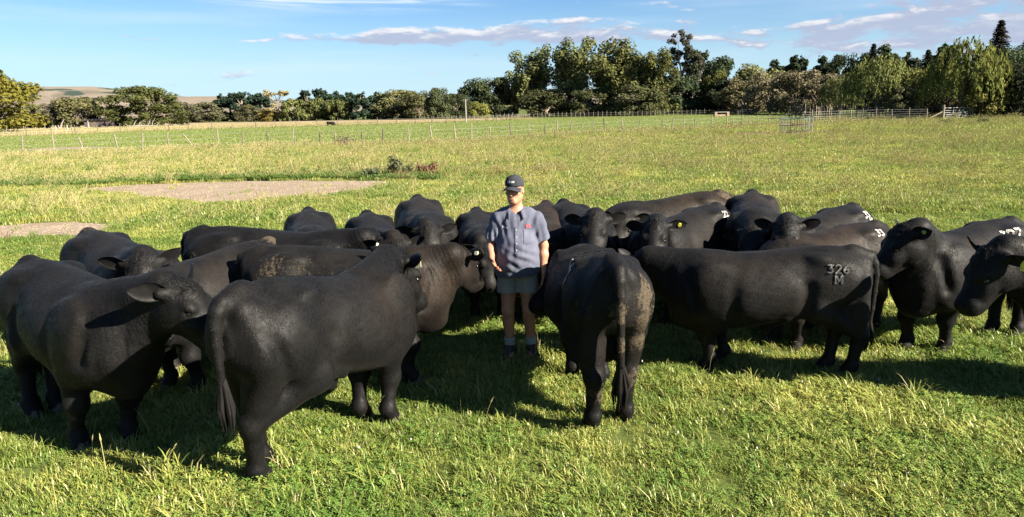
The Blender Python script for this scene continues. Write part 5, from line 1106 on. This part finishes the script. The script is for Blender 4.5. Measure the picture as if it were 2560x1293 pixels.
def person():
    X0, Y0 = .05, 7.08
    root = empty('person', (X0, Y0, 0), 0.0, label='man in dark cap, blue-grey short-sleeved shirt and grey shorts standing among the bulls', cat='person')
    # joints: x to the right in the photo (the man's left), y away from the camera, z up
    hipc = np.array([0, .02, .93]); headc = np.array([-.012, -.035, 1.69]); yaw, pit = math.radians(-20), math.radians(5)
    fd = np.array([math.sin(yaw) * math.cos(pit), -math.cos(yaw) * math.cos(pit), -math.sin(pit)]); sd = np.array([math.cos(yaw), math.sin(yaw), 0.0]); ud = np.cross(sd, fd) * 1.0
    ud = ud if ud[2] > 0 else -ud
    RH = np.stack([sd, fd, ud]); H = lambda a, b, c: headc + sd * a + fd * b + ud * c
    shR, shL = np.array([-.178, .0, 1.405]), np.array([.196, .0, 1.395])
    elR, wrR = np.array([-.252, .015, 1.165]), np.array([-.245, -.165, 1.045]); elL, wrL = np.array([.262, .045, 1.13]), np.array([.258, -.02, .875])
    knR, anR = np.array([-.10, -.03, .50]), np.array([-.085, .02, .09]); knL, anL = np.array([.105, -.02, .50]), np.array([.130, .03, .09])
    hand_pts = []
    def torso(G, inf=0.0):
        G.ell((0, .005, 1.29), (.170 + inf, .115 + inf, .20 + inf), .06); G.ell((0, -.045, 1.08), (.165 + inf, .130 + inf, .17 + inf), .08); G.ell((0, .01, .95), (.172 + inf, .118 + inf, .13 + inf), .08)
        G.cone(shR * [.9, 1, 1], shL * [.9, 1, 1], .058 + inf, .058 + inf, .07); G.cone((-.11, .015, 1.455), (.11, .015, 1.45), .05 + inf * .7, .05 + inf * .7, .06)
    G = Field((-.42, -.36, -.02), (.42, .22, 1.86), .0058)
    torso(G)
    G.cone((-.005, .015, 1.44), H(0, -.03, -.09), .062, .057, .05)                      # neck
    for s, kn, an in ((-1, knR, anR), (1, knL, anL)):                                      # legs
        G.cone((s * .088, .015, .88), kn, .098, .060, .05); G.cone(kn, an, .056, .040, .03); G.cone((kn[0], kn[1] + .03, .40), (kn[0] + (an[0] - kn[0]) * .4, .045, .30), .052, .048, .04); G.ell(kn + [0, -.02, .0], (.045, .035, .05), .03)
        G.ell(an + [0, -.07, -.035], (.042, .11, .035), .04)
    for sh, el, wr, rel in ((shR, elR, wrR, 1), (shL, elL, wrL, 0)):                        # arms and hands
        G.cone(sh, el, .054, .042, .03); G.cone(el, el + (wr - el) * .35, .042, .043, .03); G.cone(el + (wr - el) * .35, wr, .043, .027, .03)
        d = norm(wr - el)
        if rel:                                                                              # open hand, palm facing in and fingers spread
            fdv = norm([.30, -.55, -.55]); across = norm(np.cross(fdv, [.75, .1, .5])); palmn = norm(np.cross(across, fdv)); palmn = palmn if palmn[0] > 0 else -palmn
            th_side = across if across[2] > 0 else -across
        else:
            fdv = norm(d + np.array([-.05, -.1, 0])); palmn = norm([-1, .15, 0]); th_side = norm([0, -1, -.1]); across = th_side
        k0 = wr + fdv * .012; pc = wr + fdv * .055; Rm = np.stack([fdv, th_side, palmn]); G.ell(pc, (.052, .042, .018), .02, R=Rm)
        for i, L in enumerate((.072, .080, .075, .058)):
            off = (.033 - .022 * i); b0 = wr + fdv * .085 + th_side * off; sp = th_side * (.20 - .13 * i) * (1.5 if rel else .5); d1 = norm(fdv + sp + palmn * .15); d2 = norm(d1 + palmn * .45); d3 = norm(d2 + palmn * .5)
            p1 = b0 + d1 * L * .48; p2 = p1 + d2 * L * .30; p3 = p2 + d3 * L * .24; G.cone(wr + fdv * .05 + th_side * off * .8, b0, .011, .0105, .012); G.chain([b0, p1, p2, p3], [.0105, .0098, .009, .008], .004)
        t0 = wr + fdv * .03 + th_side * .032; d1 = norm(fdv * .62 + th_side * .8 + palmn * .25); t1 = t0 + d1 * .042; t2 = t1 + norm(d1 + fdv * .5 + palmn * .1) * .034; t3 = t2 + norm(d1 + fdv * .8) * .026
        G.cone(wr + fdv * .02 + th_side * .012, t0, .018, .0155, .015); G.chain([t0, t1, t2, t3], [.0145, .012, .0105, .009], .006)
    # head and face
    G.ell(H(0, -.012, .022), (.077, .097, .098), .03, R=RH); G.ell(H(0, .022, -.055), (.062, .072, .070), .04, R=RH); G.ell(H(0, .072, -.103), (.026, .022, .020), .03, R=RH)
    for s in (1, -1):
        G.cone(H(s * .052, -.005, -.07), H(s * .022, .066, -.105), .022, .018, .03); G.ell(H(s * .045, .062, -.022), (.022, .018, .016), .02, R=RH); G.cone(H(s * .014, .090, .022), H(s * .050, .072, .020), .011, .010, .012)
        G.ell(H(s * .032, .093, .001), (.018, .013, .011), .012, 's', R=RH); G.ell(H(s * .031, .080, .000), (.014, .012, .012), .004, R=RH)
        G.ell(H(s * .081, -.012, -.008), (.010, .020, .033), .008, R=RH); G.ell(H(s * .088, -.006, -.005), (.006, .010, .018), .006, 's', R=RH)
    G.cone(H(0, .090, .012), H(0, .116, -.030), .0095, .0125, .012); G.ell(H(0, .104, -.036), (.0185, .014, .010), .008, R=RH)
    G.cone(H(-.020, .090, -.072), H(.020, .090, -.072), .007, .007, .006); G.cone(H(-.017, .089, -.082), H(.017, .089, -.082), .008, .008, .006); G.cone(H(-.024, .098, -.0765), H(.024, .098, -.0765), .0028, .0028, .003, 's')
    V, F = G.mesh(1); meshobj('body', V, F, M_skin, root, None, True)
    for s in (1, -1):
        b = MB(); b.tube([H(s * .032, .070, .001), H(s * .032, .0775, .001), H(s * .032, .082, .001)], [.0125, .011, .006], 10); eo = b.build('eye', M_white, root, None, True)
        b = MB(); b.tube([H(s * .032, .081, .0005), H(s * .032, .0835, .0005)], [.0055, .004], 8); b.build('iris', M_hair, eo)
        b = MB(); b.tube([H(s * .014, .1005, .024), H(s * .032, .099, .0275), H(s * .052, .083, .022)], [.0032, .004, .0025], 6); b.build('eyebrow', M_hair, root)
    b = MB(); b.tube([H(-.024, .089, -.0735), H(-.010, .0965, -.0755), H(.010, .0965, -.0755), H(.024, .089, -.0735)], [.0022, .0042, .0042, .0022], 6); b.build('lips', M_lip, root)
    # shirt: loose over the belly, open collar, short sleeves
    S_ = Field((-.42, -.30, .80), (.42, .26, 1.56), .0065); torso(S_, .016)
    S_.cone((0, -.015, 1.06), (0, .0, .90), .19, .20, .08, sc=(1, .80, 1)); S_.cone((0, -.045, 1.12), (0, -.03, .93), .165, .17, .08, sc=(1.02, .92, 1))
    S_.plane((0, 0, .862), (.06, 0, -1))
    slv = []
    for sh, el in ((shR, elR), (shL, elL)):
        d = norm(el - sh); cf = sh + d * .205; sub = Field((-.42, -.30, 1.05), (.42, .26, 1.56), .0065); sub.cone(sh, sh + d * .26, .074, .086, .02); sub.plane(cf, d); slv.append(sub)
    for sub in slv:
        o = np.round((sub.lo - S_.lo) / S_.h).astype(int); sl = tuple(slice(o[i], min(S_.n[i], o[i] + sub.n[i])) for i in range(3)); a = S_.f[sl]; b_ = sub.f[:a.shape[0], :a.shape[1], :a.shape[2]]; k = .035
        h = np.clip(k - np.abs(a - b_), 0, None) / k; S_.f[sl] = np.minimum(a, b_) - h * h * k * .25
    S_.cone((0, -.10, 1.56), (0, -.150, 1.37), .066, .006, .008, 's', sc=(.8, 1.3, 1)); S_.cone((-.005, .0, 1.50), H(0, -.03, -.07), .066, .075, .006, 's')
    V, F = S_.mesh(1); g = S_.grad(V); g /= np.linalg.norm(g, axis=1, keepdims=True) + 1e-9
    ang = np.arctan2(V[:, 0], -V[:, 1]); fold = np.zeros(len(V))
    for (cx, cz, dx_, dz_, wl, amp, rad) in ((-.15, 1.34, .25, .97, .07, .005, .12), (.17, 1.33, -.25, .97, .07, .006, .13), (.07, 1.06, .8, .6, .10, .0075, .13), (-.1, 1.02, -.35, .94, .09, .005, .13), (.02, .93, .7, .7, .085, .005, .14), (.26, 1.27, .1, 1, .055, .005, .10), (-.25, 1.27, -.1, 1, .055, .005, .10)):
        tt = (V[:, 0] - cx) * dz_ * -1 * -1 + (V[:, 2] - cz) * dx_ ; fold += amp * np.sin(2 * PI * tt / wl + 3.2 * snoise(V, 4, 3)) * np.exp(-((V[:, 0] - cx) ** 2 + (V[:, 2] - cz) ** 2) / rad ** 2)
    V = V + g * (fold + .0035 * snoise(V, 14, 2) + .0022 * snoise(V, 34, 5) + .004 * np.clip(snoise(V * [1, 1, .55], 24, 9), -.2, 1))[:, None]
    stain = np.clip(1 - np.hypot(V[:, 0] - .06, V[:, 2] - .915) / .09, 0, 1) * (V[:, 1] < 0) * 1.6
    meshobj('shirt', V, F, M_shirt, root, None, True, {'stain': stain})
    bv = BVHTree.FromPolygons([tuple(v) for v in V], [tuple(int(i) for i in f) for f in F])
    shirt_o = [c for c in root.children if c.name.startswith('shirt')][0]
    hit = lambda x, z, off=.003: (lambda h: h[0] + h[1] * off)(bv.ray_cast(Vector((x, -.6, z)), Vector((0, 1, 0))))
    # collar
    mb = MB(); base = np.array([-.006, .0, 1.488]); Vc = []
    n = 25
    for i in range(n):
        t = -1 + 2 * i / (n - 1); a = t * 2.55; fr = abs(t) ** 3
        for r_, z in ((.074, .046), (.079, .050), (.104 + .018 * fr, .008 - .045 * fr), (.100 + .017 * fr, .006 - .045 * fr)):
            Vc.append((base[0] + math.sin(a) * r_ * 1.06, base[1] + math.cos(a) * r_ * 1.06 - .022 * fr, base[2] + z - .022 * fr - .020 * (1 - math.cos(a)) * .5))
    Fc = []
    for i in range(n - 1):
        for j in range(4): a, b_ = i * 4 + j, i * 4 + (j + 1) % 4; Fc.append((a, b_, b_ + 4, a + 4))
    Fc += [(3, 2, 1, 0), tuple((n - 1) * 4 + j for j in range(4))]
    meshobj('collar', Vc, Fc, M_shirt, shirt_o, None, True)
    def strip(name, grid, m, off=.004, parent=shirt_o):
        Vv, Ff = [], []; nr, nc = len(grid), len(grid[0])
        for row in grid:
            for (x, z) in row: Vv.append(hit(x, z, off))
        for i in range(nr - 1):
            for j in range(nc - 1): Ff.append((i * nc + j, i * nc + j + 1, (i + 1) * nc + j + 1, (i + 1) * nc + j))
        return meshobj(name, Vv, Ff, m, parent, None, True)
    strip('placket', [[(-.004 + dx, z) for dx in (-.014, -.005, .005, .014)] for z in np.linspace(1.345, 1.10, 16)], M_shirt, .0055)
    strip('pocket', [[(x, z) for x in np.linspace(.065, .155, 8)] for z in np.linspace(1.315, 1.19, 10)], M_shirt, .0055)
    for z in (1.315, 1.255, 1.195, 1.135):
        p = hit(-.004, z, .006); b = MB(); b.tube([p, p + Vector((0, -.004, 0))], [.0065, .0055], 10); b.build('button', M_btn, shirt_o)
    def script(name, pts, m, wd): 
        V_, F_ = [], []
        for st in pts:
            prev = None
            for i, (x, z) in enumerate(st):
                a = st[max(i - 1, 0)]; c = st[min(i + 1, len(st) - 1)]; t = Vector((c[0] - a[0], c[1] - a[1])); t = t.normalized() if t.length > 0 else Vector((1, 0)); row = []
                for s in (-1, 1): V_.append(hit(x - t.y * wd * s, z + t.x * wd * s, .0075)); row.append(len(V_) - 1)
                if prev: F_.append((prev[0], row[0], row[1], prev[1]))
                prev = row
        meshobj(name, V_, F_, m, shirt_o)
    ln = [(-.135 + .0045 * i, 1.338 + .010 * math.sin(i * 1.5) + (.013 if i in (1, 2) else 0)) for i in range(13)]; script('name_embroidery', [ln, [(-.132, 1.330), (-.132, 1.356), (-.118, 1.356), (-.118, 1.344), (-.130, 1.343)]], M_white, .0024)
    script('logo_embroidery', [[(.088, 1.352), (.100, 1.366), (.118, 1.362), (.126, 1.350)], [(.086, 1.344), (.130, 1.342)], [(.090, 1.334), (.134, 1.331)], [(.094, 1.352), (.122, 1.351)]], M_red, .0032)
    # shorts
    Sh = Field((-.30, -.25, .60), (.30, .25, .98), .007)
    Sh.ell((0, .005, .93), (.192, .145, .12), .05)
    for s, kn in ((-1, knR), (1, knL)): Sh.cone((s * .088, .01, .90), (s * .099, -.002, .66), .104, .108, .03, sc=(1, 1.05, 1))
    Sh.plane((0, 0, .682), (0, 0, -1)); Sh.plane((0, 0, .965), (0, 0, 1)); V, F = Sh.mesh(1); g = Sh.grad(V); g /= np.linalg.norm(g, axis=1, keepdims=True) + 1e-9
    V = V + g * (.0035 * snoise(V * [1, 1, .4], 22, 6) + .002 * snoise(V, 30, 2))[:, None]; meshobj('shorts', V, F, M_short, root, None, True)
    # socks and boots
    for s, kn, an in ((-1, knR, anR), (1, knL, anL)):
        b = MB(); t = an + (kn - an) * .30; b.tube([an + [0, 0, -.02], an + (kn - an) * .10, an + (kn - an) * .16, an + (kn - an) * .19, an + (kn - an) * .27, t], [.053, .052, .055, .052, .058, .056], 14); b.build('sock', M_sock, root, None, True)
        B = Field((an[0] - .09, an[1] - .25, -.005), (an[0] + .09, an[1] + .12, .2), .0075); tz = -.03 * s
        B.cone(an + [0, .01, .085], an + [0, .01, -.02], .055, .058, .03); B.cone(an + [0, .03, -.045], an + [tz * -1.0, -.13, -.05], .048, .052, .03, sc=(.95, 1, .9)); B.cone(an + [0, -.02, .02], an + [tz * -.8, -.11, -.02], .045, .034, .03)
        B.plane((0, 0, .022), (0, 0, -1)); B.plane((0, 0, .172), (0, 0, 1)); V, F = B.mesh(1); bo = meshobj('boot', V, F, M_boot, root, None, True)
        b = MB(); pts = [(math.sin(t_) * .052 + an[0] + (tz * -.5 if math.cos(t_) > 0 else 0), an[1] - .05 - math.cos(t_) * .135) for t_ in np.linspace(0, 2 * PI, 20)[:-1]]; n_ = len(pts)
        b.v = [Vector((x, y, 0)) for x, y in pts] + [Vector((x, y, .024)) for x, y in pts]; b.f = [tuple(range(n_))[::-1], tuple(range(n_, 2 * n_))] + [(i, (i + 1) % n_, n_ + (i + 1) % n_, n_ + i) for i in range(n_)]; b.build('sole', M_sole, bo)
    # hair under the cap, cap with curved brim
    Hr = Field(H(0, 0, 0) - .15, H(0, 0, 0) + .15, .006); Hr.ell(H(0, -.016, .020), (.0805, .099, .098), .01, R=RH); Hr.plane(H(0, .018, 0), fd + ud * .25); Hr.plane(H(0, 0, .06), ud); Hr.plane(H(0, -.05, -.055), -ud + fd * .45); V, F = Hr.mesh(1); meshobj('hair', V, F, M_hair, root, None, True)
    C = Field(H(0, .03, .05) - .19, H(0, .03, .05) + .19, .0062); C.ell(H(0, -.010, .040), (.088, .108, .100), .01, R=RH); C.ell(H(0, .035, .085), (.060, .055, .05), .05, R=RH); C.plane(H(0, 0, .038), -ud + fd * .10)
    V, F = C.mesh(1); cap = meshobj('cap', V, F, M_cap, root, None, True); cb = BVHTree.FromPolygons([tuple(v) for v in V], [tuple(int(i) for i in f) for f in F])
    Vb = []; nu, nv = 15, 6
    for lay in (0, 1):
        for i in range(nu):
            a = -1.12 + 2.24 * i / (nu - 1)
            for j in range(nv):
                t = j / (nv - 1); ext = t * .068 * math.cos(a * .78) ** .55; r = np.array([math.sin(a) * .088, math.cos(a) * .104 - .010]); p = r + np.array([math.sin(a) * .30, 1.0]) * ext
                Vb.append(H(p[0], p[1], .046 + .008 - .36 * p[0] ** 2 / .088 - .018 * t - (.005 if lay else 0) - .004))
    Vb = np.array(Vb); I = np.arange(2 * nu * nv).reshape(2, nu, nv); A = lambda L: np.stack([L[:-1, :-1], L[1:, :-1], L[1:, 1:], L[:-1, 1:]], -1).reshape(-1, 4)
    rim = lambda L: np.concatenate([L[:, -1], L[-1, ::-1][1:], L[::-1, 0][1:], L[0][1:]]); r0, r1 = rim(I[0]), rim(I[1]); Fb = np.concatenate([A(I[0]), A(I[1])[:, ::-1], np.stack([r0[:-1], r0[1:], r1[1:], r1[:-1]], 1)])
    meshobj('brim', Vb, np.ascontiguousarray(Fb), M_cap, cap, None, True)
    b = MB(); b.tube([H(0, -.01, .136), H(0, -.01, .145)], [.008, .005], 8); b.build('button', M_cap, cap)
    look = Vector(-fd); v_, f_ = [], []
    def seg(a, c):
        for ci, (x0, z0, x1, z1) in enumerate([(*a, *c)]):
            t = Vector((x1 - x0, z1 - z0)).normalized(); n_ = Vector((-t.y, t.x)) * .0028; ids = []
            for (x, z) in ((x0 + n_.x, z0 + n_.y), (x1 + n_.x, z1 + n_.y), (x1 - n_.x, z1 - n_.y), (x0 - n_.x, z0 - n_.y)):
                h = cb.ray_cast(Vector(H(x, .3, z)), look); ids.append(len(v_)); v_.append(h[0] + h[1] * .002)
            f_.append(tuple(ids))
    L_ = {'S': [((1, 1), (0, 1)), ((0, 1), (0, .5)), ((0, .5), (1, .5)), ((1, .5), (1, 0)), ((1, 0), (0, 0))], 'T': [((0, 1), (1, 1)), ((.5, 1), (.5, 0))], 'I': [((.5, 0), (.5, 1))], 'M': [((0, 0), (0, 1)), ((0, 1), (.5, .4)), ((.5, .4), (1, 1)), ((1, 1), (1, 0))]}
    for k, ch in enumerate('STIM'):
        for (a, c) in L_[ch]: seg((-.030 + k * .0165 + a[0] * .011, .083 + a[1] * .016), (-.030 + k * .0165 + c[0] * .011, .083 + c[1] * .016))
    meshobj('cap_lettering', v_, f_, M_white, cap)
person()

# ------------------------------------------------------------------ grass laid over the field
def grow():
    fine = [tuft('grass_tuft', 34, 0.085, 0.075, 0.0058, M_grass, 1.0, 1, .9), tuft('grass_tuft', 30, 0.08, 0.095, 0.0055, M_grass, 1.15, 2, 1.0),
            tuft('grass_tuft', 38, 0.09, 0.065, 0.0055, M_grass, .9, 3, .8), tuft('grass_tuft', 20, 0.06, 0.15, 0.0048, M_grass, 0.8, 4, .9),
            clover('clover_tuft', 34, 0.09, 0.060, M_clover, 5, .0088), clover('clover_tuft', 36, 0.09, 0.048, M_clover, 6, .010)]
    P = np.concatenate([wedge(3.1, 6.5, 330), wedge(6.5, 10, 250), wedge(10, 16, 170)])
    n = len(P); s1 = snoise(P, 1.1, 4); s2 = snoise(P, 3.1, 8)
    u = RS.uniform(size=n); clov = u < np.clip(0.28 + 0.30 * s1, 0.08, 0.65)
    idx = np.where(clov, RS.randint(4, 6, n), RS.randint(0, 3, n)); tall = (~clov) & (RS.uniform(size=n) < 0.03 + 0.06 * (s2 > .4)); idx[tall] = 3
    keep = not_bare(P) & (RS.uniform(size=n) < 0.84 + 0.45 * s2)
    sc = np.clip(1.0 + 0.42 * s2 + 0.2 * s1 + RS.normal(0, .22, n), .45, 2.0)
    scatter('pasture_grass', P[keep], idx[keep], RS.uniform(0, 6.28, n)[keep], sc[keep], fine)
    # farther out: broader tufts, fewer of them
    mid = [tuft('grass_tuft', 40, 0.17, 0.12, 0.009, M_grass, 0.8, 21), tuft('grass_tuft', 36, 0.16, 0.15, 0.009, M_grass, 0.9, 22), clover('clover_tuft', 26, 0.16, 0.09, M_clover, 23, .022), stalks('straw_tuft', 9, 0.14, 0.30, M_straw, 24, True, .006)]
    P = np.concatenate([wedge(16, 30, 60), wedge(30, 56, 26, .80), wedge(56, 100, 9, .8)])
    P = P[not_bare(P) & ~in_poly(P, PADDOCK) & ~in_poly(P, DRY)]
    n = len(P); s1 = snoise(P, .5, 4); s2 = snoise(P, 1.4, 8); u = RS.uniform(size=n)
    idx = np.where(u < .16 + .2 * s1, 2, RS.randint(0, 2, n)); band = (P[:, 1] > 27.5)
    idx[(RS.uniform(size=n) < np.where(band, .13, .05))] = 3
    sc = np.clip(1.0 + .3 * s2 + RS.normal(0, .15, n), .5, 1.8) * np.where(P[:, 1] > 30, 1.15, 1) * np.where(P[:, 1] > 56, 1.5, 1)
    k = RS.uniform(size=n) < .85 + .3 * s2
    scatter('field_grass', P[k], idx[k], RS.uniform(0, 6.28, n)[k], sc[k], mid)
    pad = [tuft('paddock_tuft', 24, 0.30, 0.11, 0.02, M_pgrass, 0.7, 31), tuft('paddock_tuft', 24, 0.3, 0.08, 0.02, M_pgrass, 0.7, 32)]
    P = np.concatenate([wedge(44, 90, 6), wedge(90, 160, 2.2)]); P = P[in_poly(P, PADDOCK) & not_bare(P)]; n = len(P)
    scatter('paddock_grass', P, RS.randint(0, 2, n), RS.uniform(0, 6.28, n), RS.uniform(.7, 1.5, n), pad)
    # long pale grass left standing along the fence lines and in the dry field
    st = [stalks('straw_tuft', 16, 0.25, 0.42, M_straw, 41, True, .016), stalks('straw_tuft', 16, 0.25, 0.34, M_straw, 42, False, .016)]
    P = wedge(90, 150, 1.0, .85); P = P[in_poly(P, DRY)]
    line = []
    for (a, b) in zip(MIDF[:-1], MIDF[1:]):
        L = math.hypot(b[0] - a[0], b[1] - a[1])
        for i in range(int(L * 5)):
            t = RS.uniform(); line.append((a[0] + (b[0] - a[0]) * t + RS.normal(0, .4), a[1] + (b[1] - a[1]) * t - abs(RS.normal(0, 1.0)), 0))
    for (a, b) in zip(FARL[:-1], FARL[1:]):
        L = math.hypot(b[0] - a[0], b[1] - a[1])
        for i in range(int(L * 5)):
            t = RS.uniform(); line.append((a[0] + (b[0] - a[0]) * t + RS.normal(0, .3), a[1] + (b[1] - a[1]) * t + abs(RS.normal(0, .8)), 0))
    P = np.concatenate([P, np.array(line)]); n = len(P)
    scatter('dry_long_grass', P, RS.randint(0, 2, n), RS.uniform(0, 6.28, n), RS.uniform(.6, 1.3, n), st)
    # single seed stalks standing above the near grass, red dock, clover heads
    st = [stalks('seed_stalk', 1, 0.01, 0.34, M_straw, 51 + k, k % 2 == 0, .0042) for k in range(6)]
    P = np.concatenate([wedge(3.6, 9, 2.0, .75, .5), wedge(9, 20, 1.6, .75, .5)])
    P = np.concatenate([P, [(-0.72, 5.25, 0), (-1.12, 5.6, 0), (-2.85, 4.75, 0), (-2.7, 4.8, 0), (-3.0, 4.85, 0), (-.3, 5.9, 0), (1.35, 6.3, 0), (1.42, 6.35, 0), (.1, 6.8, 0), (.28, 6.75, 0), (-.05, 6.7, 0), (.2, 6.85, 0), (.33, 6.6, 0), (-.45, 7.0, 0)]])
    P = P[not_bare(P)]; n = len(P)
    scatter('seed_stalks', P, RS.randint(0, 6, n), RS.uniform(0, 6.28, n), RS.uniform(.55, 1.15, n), st)
    dk = [tuft('dock_weed', 12, 0.10, 0.30, 0.016, M_dock, .5, 61), stalks('dock_weed', 7, 0.08, 0.42, M_dock, 62, True, .012)]
    P = np.concatenate([wedge(14, 34, .9), wedge(34, 52, .35)]); P = P[(snoise(P, .35, 13) > .55) & not_bare(P) & ~in_poly(P, PADDOCK)]
    ex = np.c_[RS.uniform(-4.2, 2.2, 90), RS.uniform(25.5, 29.5, 90), np.zeros(90)]; ex2 = np.c_[RS.uniform(15, 28, 150), RS.uniform(55.5, 60, 150), np.zeros(150)]
    P = np.concatenate([P, ex, ex2]); n = len(P)
    scatter('dock_weeds', P, RS.randint(0, 2, n), RS.uniform(0, 6.28, n), RS.uniform(.4, .9, n), dk)
    # darker leafy fringe on the far lip of the bare hollow
    fr = [tuft('leafy_tuft', 30, 0.16, 0.22, 0.02, M_weed, .8, 71), clover('leafy_tuft', 30, 0.18, 0.14, M_weed, 72, .03)]
    nf = 3600; P = np.c_[RS.uniform(-24, -2.6, nf), np.zeros((nf, 2))]; P[:, 1] = np.interp(P[:, 0], [-24, -19, -15, -13.7, -10.5, -7.5, -4.5, -3.2], [26.4, 26.4, 26.3, 27, 27.4, 27.2, 26.5, 25.8]) + np.abs(RS.normal(0, 2.6, nf)) * RS.uniform(0, 1, nf)
    scatter('leafy_weeds', P, RS.randint(0, 2, nf), RS.uniform(0, 6.28, nf), RS.uniform(.5, 1.15, nf), fr)
    # loose clods and a few stray tufts on the bare soil
    V_ = [(-.5, -.4, 0), (.5, -.5, 0), (.45, .5, 0), (-.5, .45, 0), (-.3, -.25, .22), (.25, -.3, .28), (.3, .25, .2), (-.2, .3, .25)]; F_ = [(0, 1, 5, 4), (1, 2, 6, 5), (2, 3, 7, 6), (3, 0, 4, 7), (4, 5, 6, 7)]
    cl = bpy.data.meshes.new('soil_clod'); cl.from_pydata(V_, [], F_); cl.update(); cl.materials.append(M_dirt)
    Q = []
    for nm, cnt in (('near', 1300), ('left', 400)):
        q = np.array(DIRT[nm]); r_ = np.c_[RS.uniform(q[:, 0].min(), q[:, 0].max(), cnt * 2), RS.uniform(q[:, 1].min(), q[:, 1].max(), cnt * 2), np.full(cnt * 2, .004)]; Q.append(r_[in_poly(r_, DIRT[nm])][:cnt])
    Q = np.concatenate(Q); n = len(Q); scatter('soil_clods', Q, np.zeros(n), RS.uniform(0, 6.28, n), RS.uniform(.015, .065, n), [cl])
    k = RS.uniform(size=n) < .02 + .06 * (snoise(Q, 1.2, 3) > .5); scatter('stray_tufts', Q[k], RS.randint(0, 2, k.sum()), RS.uniform(0, 6.28, k.sum()), RS.uniform(.4, .9, k.sum()), mid[:2])
    P = wedge(3.4, 12, 3.2, .75, .5); P = P[(snoise(P, 1.1, 4) > -.2)]; n = len(P)
    scatter('clover_flowers', P, np.zeros(n), RS.uniform(0, 6.28, n), RS.uniform(.9, 1.6, n), [flower('clover_head', M_flower)])
grow()
